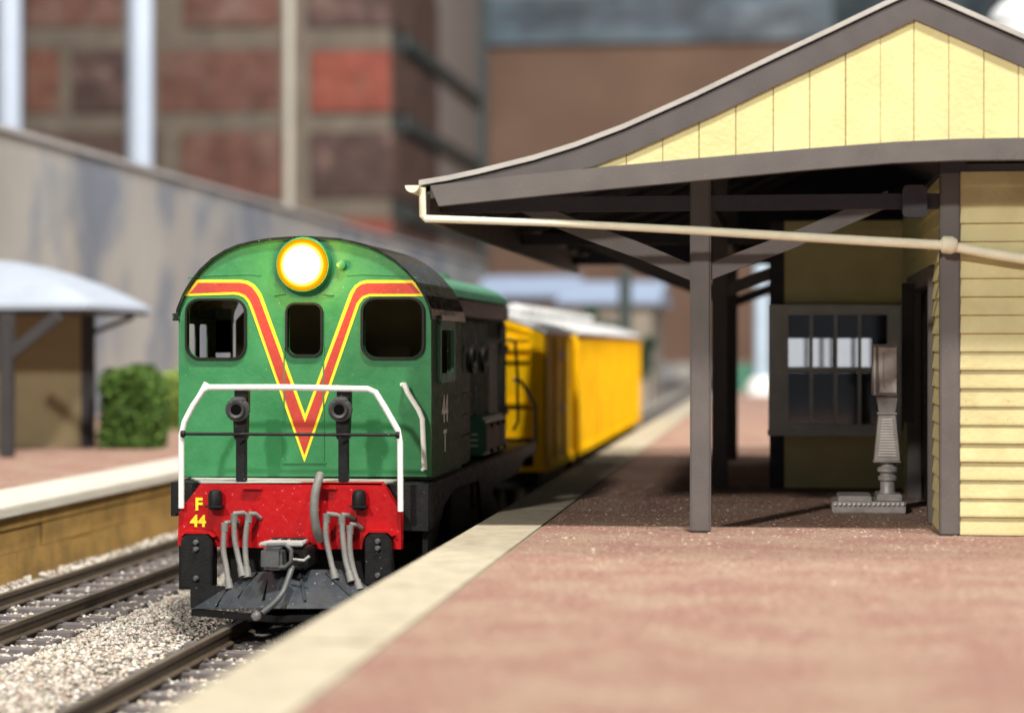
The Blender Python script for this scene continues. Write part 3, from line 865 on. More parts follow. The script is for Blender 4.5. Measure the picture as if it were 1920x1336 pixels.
# cabinet behind cab, battery box
b = MB(); b.box(HXs + 0.004, XC + HW - 0.05, 23.97, 25.0, hz0, P(870, 695, 24.2).z)
cbx = b.build('equipment_cabinet', 'cab_side_shaded', loco, bevel=0.03)
b = MB()
for z in (0.8, 1.05, 1.3):
    b.box(XC + HW - 0.048, XC + HW - 0.02, 24.1, 24.9, z, z + 0.03)
b.build('cabinet_rib', 'cab_side_shaded', cbx)
b = MB(); b.box(HXs + 0.05, XC + HW - 0.03, 26.1, 28.0, hz0 + 0.02, 0.98)
bx = b.build('battery_box', 'box_green', loco, bevel=0.03)
for k in range(3):
    y0 = 26.15 + k * 0.62
    MB().box(XC + HW - 0.028, XC + HW - 0.008, y0 + 0.03, y0 + 0.58, hz0 + 0.08, 0.90).build('box_door_sheen', 'box_door_sheen', bx, bevel=0.015)  # beige panels paint the reflected light on the green box
for k in range(3):
    y0 = 26.15 + k * 0.62
    for z in (0.88, 0.55):
        MB().lathe([(0.03, 0), (0.03, 0.03), (0.01, 0.04)], (XC + HW - 0.008, y0 + 0.3, z), (1, 0, 0), 10).build('box_latch', 'black_paint', bx)
b = MB()
for z in (0.62, 0.69, 0.76):
    b.box(HXs + 0.12, HXs + 0.22, 26.08, 26.098, z, z + 0.018)
b.build('box_louvre', 'white_paint', bx)
MB().tube([P(953, 636, 30.6), P(966, 640, 30.6), P(970, 700, 30.6), P(971, 790, 30.6), P(962, 806, 30.6)], 0.024, 8).build('rear_handrail', 'rubber', loco, smooth=50)
MB().tube([P(962, 712, 31.1), P(975, 713, 31.1), P(985, 727, 31.1), P(1003, 760, 31.1), P(1005, 830, 31.1)], 0.03, 8).build('rear_grab_rail', 'hose_grey', loco, smooth=50)
MB().tube([P(955, 766, 31.1), P(1003, 766, 31.1)], 0.015, 6).build('rear_cross_rail', 'black_paint', loco)
MB().box(XC - HW, XC + HW - 0.02, 31.205, 31.35, fz - 0.4, fz + 0.03).build('rear_beam', 'black_paint', loco, bevel=0.02)
# bogies
for yb in (23.6, 28.8):
    b = MB()
    for sd in (-1, 1):
        b.prism([(yb - 1.5, -0.55), (yb - 1.2, -0.3), (yb + 1.2, -0.3), (yb + 1.5, -0.55), (yb + 1.1, -0.75), (yb + 0.6, -0.5), (yb - 0.6, -0.5), (yb - 1.1, -0.75)], XC + sd * 0.85, XC + sd * 0.95, 'X')
    b.box(XC - 0.84, XC + 0.84, yb - 0.3, yb + 0.3, -0.5, 0.2)
    bg = b.build('bogie', 'black_paint', loco)
    for ya in (yb - 1.0, yb + 1.0):
        b = MB()
        for sd in (-1, 1):
            b.lathe([(0.40, 0), (0.40, 0.03), (0.36, 0.04), (0.36, 0.12), (0.1, 0.12)], (XC + sd * 0.47, ya, RT + 0.37), (sd, 0, 0), 24)
        b.tube([(XC - 0.5, ya, RT + 0.37), (XC + 0.5, ya, RT + 0.37)], 0.06, 10)
        b.build('wheelset', 'black_paint', bg, smooth=40)
MB().box(XC - 1.0, XC + 1.0, 25.4, 27.2, -0.55, 0.25).build('fuel_tank', 'black_paint', loco, bevel=0.08)

# =================================================================== WAGONS
def wagon(yf, yr, label, half=1.38):
    t = thing('goods_wagon', (XC, (yf + yr) / 2, RT), label, 'wagon', 'yellow goods wagons behind the locomotive')
    z0, ze, zc = -0.08, 2.08, 2.42
    xe = XC + half
    def prof(hw, dz, top):
        pts = [(XC - hw, z0), (XC - hw, ze + dz)]
        for k in range(1, 14):
            u = -1 + 2 * k / 14
            pts.append((XC + hw * u, ze + dz + (top - ze) * (1 - u * u)))
        return pts + [(XC + hw, ze + dz), (XC + hw, z0)]
    body = MB().prism(prof(half, -0.02, zc), yf, yr).build('body', 'wagon_yellow', t, smooth=20)
    pr = [Vector(p) for p in prof(half + 0.04, 0.0, zc)[1:-1]]
    o1, o0 = offset(pr, 0.06), offset(pr, 0.0)
    rf = MB().strip([tuple(p) for p in o1], [tuple(p) for p in o0], yf - 0.06, yr + 0.06).build('roof', 'wagon_roof', t, smooth=30)
    e = MB()
    pe = [Vector(p) for p in prof(half + 0.005, -0.01, zc)[1:-1]]
    i0 = offset(pe, -0.09)
    e.strip([tuple(p) for p in pe], [tuple(p) for p in i0], yf - 0.05, yf - 0.002)
    for sd in (-1, 1):
        xa = XC + sd * half
        e.box(min(xa, xa - sd * 0.22), max(xa, xa - sd * 0.22), yf - 0.03, yf - 0.002, z0, ze - 0.05)
        e.box(min(xa, xa - sd * 0.05), max(xa, xa - sd * 0.05), yf - 0.06, yf - 0.03, z0, ze - 0.05)
        for k in range(30):
            z = z0 + 0.08 + k * 0.068
            for q_ in (0.09, 0.17):
                e.lathe([(0.016, 0), (0.010, 0.018)], (xa - sd * q_, yf - 0.03, z), (0, -1, 0), 6)
    for z in (0.36, 0.98, 1.66, 1.82, 2.0):
        e.box(XC - half + 0.23, XC + half - 0.23, yf - 0.045, yf - 0.002, z, z + 0.05)
    e.box(XC - half + 0.23, XC + half - 0.23, yf - 0.12, yf - 0.002, 0.30, 0.34)
    for k in range(6):
        u = -0.8 + 1.6 * k / 5
        e.lathe([(0.04, 0), (0.03, 0.03)], (XC + half * u, yf - 0.05, ze - 0.07 + (zc - ze) * (1 - u * u)), (0, -1, 0), 8)
    e.build('end_frame', 'wagon_yellow', body)
    s = MB()
    nb = max(3, int((yr - yf) / 1.3))
    for k in range(nb + 1):
        y = yf + 0.06 + (yr - yf - 0.12) * k / nb
        s.box(xe + 0.002, xe + 0.035, y - 0.04, y + 0.04, z0, ze - 0.06)
    s.box(xe + 0.002, xe + 0.04, yf, yr, z0 - 0.02, z0 + 0.10)
    s.build('side_rib', 'wagon_yellow', body)
    if yr - yf < 6:
        mk = MB()
        for y, z in ((34.6, 1.72), (34.7, 0.85), (34.4, 0.12)):
            for k in range(4):
                mk.box(xe + 0.036, xe + 0.04, y + k * 0.11, y + k * 0.11 + 0.05, z - 0.08, z + 0.08 + 0.02 * (k % 2))
        mk.build('stencil', 'deck_grey', body)
    k = yf + 1.0
    while k < yr - 0.5:
        v = MB().lathe([(0.17, -0.02), (0.17, 0.10), (0.22, 0.11), (0.2, 0.2), (0.02, 0.24)], (XC + 0.1, k, zc + 0.04), (0, 0, 1), 12)
        v.build('roof_vent', 'wagon_roof', rf, smooth=40)
        k += 1.6
    MB().box(XC - half + 0.1, xe - 0.1, yf + 0.1, yr - 0.1, -0.35, z0 - 0.003).build('underframe', 'black_paint', t)
    for ya in (yf + 0.9, yr - 0.9):
        b = MB()
        for sd in (-1, 1):
            b.lathe([(0.40, 0), (0.40, 0.03), (0.36, 0.04), (0.36, 0.12), (0.1, 0.12)], (XC + sd * 0.47, ya, RT + 0.37), (sd, 0, 0), 20)
            b.box(XC + sd * 0.8 - 0.04, XC + sd * 0.8 + 0.04, ya - 0.35, ya + 0.35, -0.75, -0.36)
        b.tube([(XC - 0.5, ya, RT + 0.37), (XC + 0.5, ya, RT + 0.37)], 0.06, 8)
        b.build('wheelset', 'black_paint', t, smooth=40)
    b = MB(); b.box(XC - 0.1, XC + 0.1, yf - 0.45, yf + 0.2, -0.3, -0.12); b.build('coupling', 'black_paint', t)
wagon(32.5, 36.9, 'short yellow wagon with riveted end, coupled behind the locomotive')
wagon(37.9, 55.0, 'long bright yellow wagon at the tail of the train')

# =================================================================== STATION BUILDING
YG, YW = 20.4, 21.1
st = thing('station_building', (1.5, 27.5, 0), 'cream weatherboard station building with brown gabled veranda roof over the platform', 'station building')
rp_px = [(786, 338), (840, 329), (900, 316), (1000, 291), (1080, 266), (1170, 232), (1300, 174), (1450, 102), (1560, 50), (1660, 2), (1716, -24)]
RL = [Vector(Q(x, y, YG)) for x, y in rp_px]
XR = RL[-1].x
RP = RL + [Vector((2 * XR - p.x, p.y)) for p in RL[-2::-1]]
YE = 36.2
lo = [p + Vector((0, -0.05)) for p in RP]
lo2 = [p + Vector((0, -0.11)) for p in RP]
T2_ = lambda l: [tuple(p) for p in l]
roof = MB().strip(T2_(RP), T2_(lo), YG - 0.02, YE).build('roof', 'roof_sheet', st)
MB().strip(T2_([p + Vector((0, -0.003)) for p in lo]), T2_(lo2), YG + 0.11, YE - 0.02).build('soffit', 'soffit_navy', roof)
MB().tube([(XR, YG - 0.02, RL[-1].y + 0.0), (XR, YE, RL[-1].y + 0.0)], 0.05, 10).build('ridge_cap', 'roof_sheet', roof, smooth=50)
# barge boards
blo_px = [(807, 372), (950, 345), (1109, 313), (1180, 287), (1340, 216), (1450, 163), (1588, 98), (1714, 37)]
BL = [Vector(Q(x, y, YG)) for x, y in blo_px]
def zon(pl, x):
    for a, c_ in zip(pl, pl[1:]):
        if a.x <= x <= c_.x:
            return a.y + (c_.y - a.y) * (x - a.x) / (c_.x - a.x)
    return pl[0].y if x < pl[0].x else pl[-1].y
BL[-1].x = XR
bx_ = sorted(set([BL[0].x] + [p.x for p in RL if BL[0].x < p.x < XR] + [p.x for p in BL]))
upb = [Vector((x, zon(RL, x) - 0.075)) for x in bx_]
lob = [Vector((x, zon(BL, x))) for x in bx_]
barge = MB().strip(T2_(upb), T2_(lob), YG, YG + 0.09)
mir = lambda l: [Vector((2 * XR - p.x, p.y)) for p in l]
barge.strip(T2_(mir(upb)), T2_(mir(lob)), YG, YG + 0.09)
bo = barge.build('barge_board', 'barge_brown', st)
# dark strip standing in for the shadow between sheet and barge
MB().strip(T2_([p + Vector((0, 0.024)) for p in upb]), T2_([p + Vector((0, 0.002)) for p in upb]), YG + 0.03, YG + 0.09).build('shadow_strip', 'trim_shadow', bo)
# tie beam, slightly arched
tt = [(807, 348), (950, 331), (1109, 315), (1300, 297), (1506, 279), (1674, 266), (1800, 260), (1925, 258)]
tb = [(822, 386), (950, 373), (1109, 357), (1300, 339), (1506, 319), (1674, 305), (1800, 300), (1925, 299)]
TT = [Vector(Q(x, y, YG - 0.04)) for x, y in tt]; TB = [Vector(Q(x, y, YG - 0.04)) for x, y in tb]
last = TT[-1].x
for x in (3.0, 3.8, 4.6, 5.3, 5.9):
    TT.append(Vector((x, TT[7].y - 0.018 * (x - last) ** 2))); TB.append(Vector((x, TB[7].y - 0.018 * (x - last) ** 2)))
tie = MB().strip(T2_(TT), T2_(TB), YG - 0.04, YG + 0.10).build('tie_beam', 'trim_brown', st)
# gable boards
seams = [1040, 1108, 1175, 1243, 1311, 1380, 1450, 1518, 1585, 1650, 1713, 1778, 1843, 1908, 1973, 2038, 2103, 2168, 2236, 2305, 2373]
SX = [P(x, 250, YG + 0.1).x for x in seams]
gb = MB()
BLf = BL + mir(BL)[-2::-1]
for a, c_ in zip(SX, SX[1:]):
    dy = random.uniform(0, 0.008)
    t0, t1 = random.uniform(-0.002, 0.002), random.uniform(-0.002, 0.002)
    x0, x1 = a + 0.003 + t0, c_ - 0.003 + t1
    pts = [(x0, zon(TT, x0) - 0.1), (x1, zon(TT, x1) - 0.1), (x1, zon(BLf, x1) + 0.06)]
    if x0 < XR < x1:
        pts.append((XR, zon(BLf, XR) + 0.06))
    pts.append((x0, zon(BLf, x0) + 0.06))
    if pts[-1][1] > pts[0][1]:
        gb.prism(pts, YG + 0.03 + dy, YG + 0.08)
gable = gb.build('gable_boarding', 'cream_boards', st, bevel=0.004)
bk = [(SX[0], zon(TT, SX[0]) - 0.08), (XR, zon(TT, XR) - 0.08), (SX[-1], zon(TT, SX[-1]) - 0.08), (XR, zon(BLf, XR) + 0.05)]
MB().prism(bk, YG + 0.0805, YG + 0.085).build('gable_backing', 'seam_ochre', gable)
fg_ = MB()
XL = [p.x for p in RP]
fg_.strip([(p.x, p.y - 0.112) for p in RP[1:-1]], [(p.x, min(p.y - 0.12, 3.38 + 0.0 * p.x)) for p in RP[1:-1]], YE - 0.22, YE - 0.14)
fg_.build('far_gable', 'trim_shadow', st)
# eave fascia + gutter
ex = RL[0].x
MB().box(ex + 0.03, ex + 0.09, YG + 0.11, YE - 0.05, RL[0].y - 0.40, RL[0].y - 0.06).build('eave_fascia', 'trim_brown', st)
gt = MB()
gp = []
for k in range(9):
    a = math.pi * (1 + k / 8)
    gp.append((ex - 0.05 + 0.07 * math.cos(a), RL[0].y - 0.06 + 0.07 * math.sin(a)))
gi = [(ex - 0.05 + (x - ex + 0.05) * 0.8, RL[0].y - 0.06 + (z - RL[0].y + 0.06) * 0.8) for x, z in gp]
gt.strip(gp, gi, YG - 0.12, YE)
gt.prism(gp, YG - 0.13, YG - 0.121)
gut = gt.build('gutter', 'pipe_cream', roof, smooth=50)
dp = MB()
dp.tube([P(792, 352, YG - 0.02), P(793, 405, YG - 0.02), P(797, 410, YG - 0.02), P(1040, 418, YG + 0.1), P(1300, 432, YG + 0.25), P(1550, 447, YG + 0.42), P(1776, 460, YG + 0.58), P(1850, 474, YW - 0.1), P(1925, 486, YW - 0.1), P(2060, 505, YW - 0.1)],
        [0.034, 0.034, 0.036, 0.036, 0.042, 0.046, 0.05, 0.052, 0.052, 0.052], 12)
dpo = dp.build('downpipe', 'pipe_cream', st, smooth=50)
pj = P(1779, 461, YG + 0.58)
MB().lathe([(0.055, -0.08), (0.085, -0.06), (0.09, 0.03), (0.06, 0.08)], pj + Vector((0, 0, 0.01)), (1, 0, -0.08), 12).build('pipe_collar', 'pipe_cream', dpo, smooth=50)
# posts, braces, beams
xp = P(1313, 900, YW).x
for yk in (YW, 28.0, 34.9):
    w = 0.105
    b = MB()
    ztop = zon(RL, xp) - 0.12
    b.box(xp - w, xp + w, yk, yk + 0.2, 0.005, ztop)
    p_ = b.build('post', 'trim_brown', st, bevel=0.018)
    dz = 0.0
    for path in ([(1300, 512), (1200, 470), (1092, 431), (1020, 402), (960, 374)], [(1322, 512), (1400, 482), (1480, 452), (1575, 412), (1665, 372)]):
        pts = [Vector((P(x, y, YW).x, 0, P(x, y, YW).z)) for x, y in path]
        tp = [(q.x, q.z + 0.085) for q in pts]; bt = [(q.x, q.z - 0.085) for q in pts]
        MB().strip(tp, bt, yk + 0.05, yk + 0.15).build('brace', 'trim_brown', p_)
    MB().box(ex + 0.1, P(1762, 600, YW).x - 0.005, yk + 0.03, yk + 0.17, P(1313, 394, YW).z, P(1313, 366, YW).z).build('cross_beam', 'trim_shadow', p_)
MB().box(xp - 0.09, xp + 0.09, YW + 0.21, YE - 0.1, 3.36, 3.56).build('veranda_plate', 'trim_shadow', st)
for k in range(9):
    y = 21.9 + 1.7 * k
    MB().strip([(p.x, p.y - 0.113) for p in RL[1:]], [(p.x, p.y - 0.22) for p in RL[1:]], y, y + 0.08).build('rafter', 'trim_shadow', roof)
# brackets at the wall corner
bkt = P(1715, 385, YW)
MB().prism(rrect(bkt.x - 0.12, bkt.x + 0.12, bkt.z - 0.12, bkt.z + 0.2, 0.05), YW - 0.05, YW + 0.1).build('eave_bracket', 'trim_shadow', st)
# walls
def clap(x0, x1, yf, z0, z1, pitch, out=0.03):
    b = MB()
    z = z0
    while z < z1 - 0.01:
        zt2 = min(z + pitch, z1)
        o2 = out * random.uniform(0.8, 1.15)
        b.prism([(yf, z), (yf - o2, z), (yf - o2, z + 0.022), (yf - 0.006, zt2), (yf, zt2)], x0, x1, 'X')
        z += pitch
    return b
def clap_side(xf, y0, y1, z0, z1, pitch, out=0.03):      # faces -X
    b = MB()
    z = z0
    while z < z1 - 0.01:
        zt2 = min(z + pitch, z1)
        b.prism([(xf, z), (xf - out, z), (xf - out, z + 0.022), (xf - 0.006, zt2), (xf, zt2)], y0, y1, 'Y')
        z += pitch
    return b
xa, xb = P(1762, 800, YW).x, P(1800, 800, YW).x
wall_top = 3.62
pitch = 34.0 * (YW * 0.9919 - 1.8 * -0.0) / 3900
clap(xb + 0.002, 5.6, YW + 0.03, 0.01, wall_top, pitch).build('front_wall', 'cream_wall', st)
nh = MB()
for k in range(19):
    for x in (xb + 0.06, xb + 0.47):
        nh.lathe([(0.008, 0.0), (0.006, 0.004)], (x + random.uniform(-.006, .006), YW + 0.012, 0.06 + pitch * k), (0, -1, 0), 6)
nho = nh.build('nail_head', 'seam_ochre', st)
nho['kind'] = 'stuff'
MB().box(xb, 5.6, YW + 0.031, YW + 0.10, 0.0, 3.7).build('front_wall_core', 'room_dark', st)
cb = MB().box(xa, xb, YW - 0.02, YW + 0.12, 0.005, wall_top).build('corner_board', 'trim_brown', st, bevel=0.015)
MB().box(xa, xb + 0.05, YW - 0.005, YW + 0.13, wall_top + 0.002, wall_top + 0.25).build('wall_plate', 'trim_shadow', st)
# side wall with two dark openings
xs_ = xa + 0.05
YBAY = 27.9
clap_side(xs_, YW + 0.125, 22.4, 0.01, wall_top, pitch).build('side_wall', 'cream_boards', st)
clap_side(xs_, 22.4, YBAY - 0.05, 2.75, wall_top, pitch).build('side_wall', 'cream_boards', st)
clap_side(xs_, 26.2, YBAY - 0.05, 0.01, 2.75, pitch).build('side_wall', 'cream_boards', st)
MB().box(xs_ + 0.001, xs_ + 0.08, YW + 0.13, 22.4, 0, 3.7).box(xs_ + 0.001, xs_ + 0.08, 22.401, YBAY, 2.75, 3.7).box(xs_ + 0.001, xs_ + 0.08, 26.2, YBAY, 0, 2.749).build('side_wall_core', 'room_dark', st)
df = MB()
df.box(xs_ - 0.07, xs_ + 0.1, 22.405, 22.6, 0.005, 2.74)
df.box(xs_ - 0.07, xs_ + 0.1, 26.0, 26.195, 0.005, 2.74)
df.box(xs_ - 0.07, xs_ + 0.1, 22.605, 25.995, 2.55, 2.74)
dfo = df.build('door_frame', 'trim_brown', st, bevel=0.01)
dr = MB().box(xs_ + 0.12, xs_ + 0.17, 22.6, 26.0, 0.005, 2.55)
for k in range(4):
    dr.box(xs_ + 0.09, xs_ + 0.12, 22.7 + k * 0.8, 23.3 + k * 0.8, 0.3, 2.3)
dro = dr.build('door', 'door_dark', st)
MB().lathe([(0.02, 0), (0.05, 0.04), (0.03, 0.08)], (xs_ + 0.085, 23.5, 1.1), (-1, 0, 0), 10).build('handle', 'steel', dro, smooth=50)
# narrow black panel standing out into the veranda
MB().box(xs_ - 0.22, xs_ - 0.075, 24.6, 24.66, 1.0, 2.62).build('black_panel', 'door_dark', st, bevel=0.01)
# bay
xba, xbb = P(1443, 800, YBAY).x, P(1470, 800, YBAY).x
clap(xbb + 0.002, xs_ - 0.001, YBAY + 0.03, 0.01, P(1500, 806, YBAY).z, 34.5 * YBAY / 3900).build('bay_wall', 'cream_boards', st)
clap(xbb + 0.002, xs_ - 0.001, YBAY + 0.03, P(1500, 574, YBAY).z, 3.55, 34.5 * YBAY / 3900).build('bay_wall', 'cream_boards', st)
zb0, zb1 = P(1500, 806, YBAY).z, P(1500, 574, YBAY).z
MB().box(xba, xbb, YBAY - 0.02, YBAY + 0.15, 0.005, 3.55).build('corner_board', 'trim_shadow', st, bevel=0.012)
YI = 27.62
fx0, fx1 = P(1442, 690, YI).x, P(1690, 690, YI).x
fo = [(fx0, P(1442, 812, YI).z), (fx1, P(1442, 812, YI).z), (fx1, P(1442, 572, YI).z), (fx0, P(1442, 572, YI).z)]
hx0, hx1, hz0_, hz1_ = P(1478, 690, YI).x, P(1664, 690, YI).x, P(1478, 795, YI).z, P(1478, 590, YI).z
bw = MB().plate(fo, [[(hx0, hz0_), (hx1, hz0_), (hx1, hz1_), (hx0, hz1_)]], YI, YI + 0.1)
bw.box(fx0, fx0 + 0.06, YI + 0.1, YBAY, fo[0][1], fo[2][1])
bw.box(fx0 + 0.06, fx1, YI + 0.1, YBAY, fo[2][1] - 0.06, fo[2][1])
bw.box(fx0 + 0.06, fx1, YI + 0.1, YBAY, fo[0][1], fo[0][1] + 0.06)
bwo = bw.build('bay_window', 'window_frame', st, bevel=0.01)
mu = MB()
for x in (1521, 1567, 1612):
    p = P(x, 690, YI)
    mu.box(p.x - 0.022, p.x + 0.022, YI + 0.02, YI + 0.08, hz0_, hz1_)
zm = P(1560, 692, YI).z
mu.box(hx0, hx1, YI + 0.015, YI + 0.085, zm - 0.03, zm + 0.03)
mu.box(fx0 + 0.02, fx0 + 0.16, YI - 0.02, YI - 0.001, fo[0][1] + 0.05, fo[2][1] - 0.05)
mu.box(fx0 - 0.02, fx1, YI - 0.03, YI - 0.001, fo[0][1] - 0.03, fo[0][1] + 0.05)
mu.build('window_frame', 'window_frame', bwo, bevel=0.006)
MB().box(hx0, hx1, YI + 0.09, YI + 0.094, hz0_, hz1_).build('pane', 'window_glass', bwo)
MB().box(hx0 - 0.05, hx1 + 0.05, YI + 0.14, YI + 0.16, P(1560, 634, YI).z, hz1_ + 0.05).build('blind', 'blind_brown', bwo)
# side and back walls of the bay, dark room inside
MB().box(xba + 0.02, xba + 0.1, YBAY + 0.15, 34.5, 0, 3.5).build('bay_side_wall', 'trim_shadow', st)
hb0, hb1 = P(1470, 695, 34.4), P(1632, 632, 34.4)
MB().plate([(xba + 0.11, 0.0), (5.6, 0.0), (5.6, 3.5), (xba + 0.11, 3.5)], [[(hb0.x, hb0.z), (hb1.x, hb0.z), (hb1.x, hb1.z), (hb0.x, hb1.z)]], 34.4, 34.5).build('rear_wall', 'room_dark', st)
rw = MB()
for x in (1512, 1540, 1560, 1600):
    p = P(x, 660, 34.38)
    rw.box(p.x - 0.03, p.x + 0.03, 34.33, 34.39, hb0.z - 0.02, hb1.z + 0.02)
rw.build('rear_window_frame', 'room_dark', st)
MB().box(5.6, 5.68, YW + 0.1, 34.5, 0, 3.5).build('far_side_wall', 'cream_boards', st)
MB().box(xba + 0.1, 5.6, YBAY + 0.2, 34.4, 3.4, 3.46).build('ceiling', 'room_dark', st)

# =================================================================== PLATFORM SCALE
YS = PZ(1630, 962, 0.0).y
sp_ = thing('weighing_machine', (PZ(1630, 960, 0).x, YS, 0.0), 'dark metal platform weighing machine standing before the bay window', 'weighing scale')
def sb(x0, y0, x1, y1, ya, yb_, bv=0.012, name='part', mat='scale_metal', par=None):
    p0, p1 = P(x0, y1, YS), P(x1, y0, YS)
    return MB().box(p0.x, p1.x, ya, yb_, max(p0.z, 0.004), p1.z).build(name, mat, par or sp_, bevel=bv)
base = sb(1560, 940, 1698, 961, YS - 0.05, YS + 0.75, 0.012, 'base')
sb(1572, 930, 1635, 940.5, YS + 0.02, YS + 0.7, 0.012, 'weighing_plate')
sb(1645, 927, 1692, 940.5, YS + 0.05, YS + 0.65, 0.012, 'column_foot')
rv = MB()
for k in range(15):
    p = P(1566 + 9.1 * k, 945, YS - 0.05)
    rv.lathe([(0.02, 0), (0.02, 0.015), (0.008, 0.028)], p, (0, -1, 0), 8)
rv.build('rivet', 'scale_light', base, smooth=50)
pc = P(1667, 900, YS); yc = YS + 0.3
cz = lambda y: P(1667, y, YS).z
MB().lathe([(0.10, cz(928)), (0.085, cz(922)), (0.085, cz(905)), (0.11, cz(902)), (0.11, cz(896)), (0.085, cz(893)), (0.085, cz(890)), (0.12, cz(886)), (0.12, cz(880)), (0.09, cz(876)), (0.09, cz(868))],
           (pc.x, yc, 0), (0, 0, 1), 18).build('column', 'scale_metal', sp_, smooth=40)
def frus(x, yb, yt, wb, wt, ya, yb2):
    zb_, zt2 = cz(yb), cz(yt)
    v = []
    for z, w in ((zb_, wb), (zt2, wt)):
        v += [(x - w, ya, z), (x + w, ya, z), (x + w, yb2, z), (x - w, yb2, z)]
    return MB().add(v, [(3, 2, 1, 0), (4, 5, 6, 7), (0, 1, 5, 4), (1, 2, 6, 5), (2, 3, 7, 6), (3, 0, 4, 7)])
cabn = frus(P(1665, 820, YS).x, 866, 778, 0.145, 0.095, yc - 0.12, yc + 0.12).build('cabinet', 'scale_metal', sp_, bevel=0.008)
gr = MB()
for k in range(14):
    z = cz(856 - k * 5.2)
    w = 0.10 - 0.045 * k / 14
    gr.box(P(1665, 820, YS).x - w, P(1665, 820, YS).x + w, yc - 0.135, yc - 0.121, z, z + 0.014)
gr.build('grille', 'scale_light', cabn)
xx = P(1665, 820, YS).x
MB().box(xx - 0.155, xx + 0.155, yc - 0.14, yc + 0.14, cz(868), cz(866)).box(xx - 0.11, xx + 0.11, yc - 0.14, yc + 0.14, cz(778), cz(773)).build('cornice', 'scale_metal', cabn, bevel=0.005)
frus(xx, 773, 744, 0.09, 0.12, yc - 0.1, yc + 0.1).build('neck', 'scale_metal', sp_)
p0, p1 = P(1637, 742, YS), P(1685, 645, YS)
hdx = MB().box(p0.x, p1.x, yc - 0.16, yc + 0.16, p0.z, p1.z).build('head_box', 'scale_metal', sp_, bevel=0.01)
p0, p1 = P(1649, 736, YS), P(1682, 651, YS)
i0, i1 = P(1658, 727, YS), P(1676, 660, YS)
MB().plate([(p0.x, p0.z), (p1.x, p0.z), (p1.x, p1.z), (p0.x, p1.z)], [[(i0.x, i0.z), (i1.x, i0.z), (i1.x, i1.z), (i0.x, i1.z)]], yc - 0.19, yc - 0.161).build('dial_frame', 'scale_light', hdx, bevel=0.006)
MB().box(i0.x, i1.x, yc - 0.172, yc - 0.162, i0.z, i1.z).build('dial', 'scale_light', hdx)
MB().tube([P(1641, 740, yc - 0.18 + 0), P(1641, 650, yc - 0.18)], 0.02, 8).build('balance_arm', 'scale_light', hdx)

# =================================================================== FAR SHELTER
SZ = LZ
YSH = PZ(165, 838, SZ).y
xr_ = PZ(165, 838, SZ).x
sh = thing('platform_shelter', (xr_ - 3, YSH, SZ), 'small open shelter with pale curved roof on the far platform', 'shelter')
er = P(290, 572, YSH - 2.0)
ez = er.z
rr = MB()
cx1 = P(288, 572, YSH + 1.2).x
cx0, cy0, cy1 = cx1 - 12.0, YSH - 3.0, YSH + 1.2
nn = 26
hgt = P(60, 489, YSH).z - ez
for j in range(nn + 1):
    for i in range(nn + 1):
        u, v = i / nn, j / nn
        fu = min(u, 1 - u) * 12.0; fv = min(v, 1 - v) * 4.2
        h = min(1, fu / 2.9, fv / 2.1)
        h = 1 - (1 - h) ** 1.9
        rr.v.append((cx0 + 12.0 * u, cy0 + 4.2 * v, ez + hgt * h))
for j in range(nn):
    for i in range(nn):
        a = j * (nn + 1) + i
        rr.f.append((a, a + 1, a + nn + 2, a + nn + 1)); rr.m.append(0)
rr.box(cx0, cx1, cy0, cy1, ez - 0.09, ez - 0.002)
rfo = rr.build('roof', 'shelter_roof', sh, smooth=30)
MB().box(cx0 + 0.1, cx1 - 0.1, cy0 + 0.1, cy1 - 0.1, ez - 0.16, ez - 0.093).build('soffit', 'shelter_dark', rfo)
MB().box(xr_ - 11, xr_ - 0.152, YSH + 0.02, YSH + 0.2, SZ, ez - 0.17).build('wall', 'shelter_wall', sh)
MB().box(xr_ - 0.15, xr_ + 0.1, YSH, YSH + 0.2, SZ + 0.004, ez - 0.17).build('post', 'shelter_dark', sh, bevel=0.02)
pp = PZ(14, 857, SZ)
fp = MB().box(pp.x - 0.12, pp.x + 0.12, pp.y - 0.1, pp.y + 0.1, SZ + 0.004, ez - 0.17).build('post', 'shelter_dark', sh, bevel=0.02)
MB().bar((pp.x, pp.y, ez - 1.0), (pp.x + 1.0, pp.y, ez - 0.22), 0.16, 0.2).bar((pp.x, pp.y, ez - 1.0), (pp.x - 1.0, pp.y, ez - 0.22), 0.16, 0.2).build('brace', 'shelter_dark', fp)
MB().bar((xr_, YSH + 0.1, ez - 0.55), (cx1 - 0.1, YSH + 0.1, ez - 0.2), 0.1, 0.09).build('eave_strut', 'shelter_dark', sh)

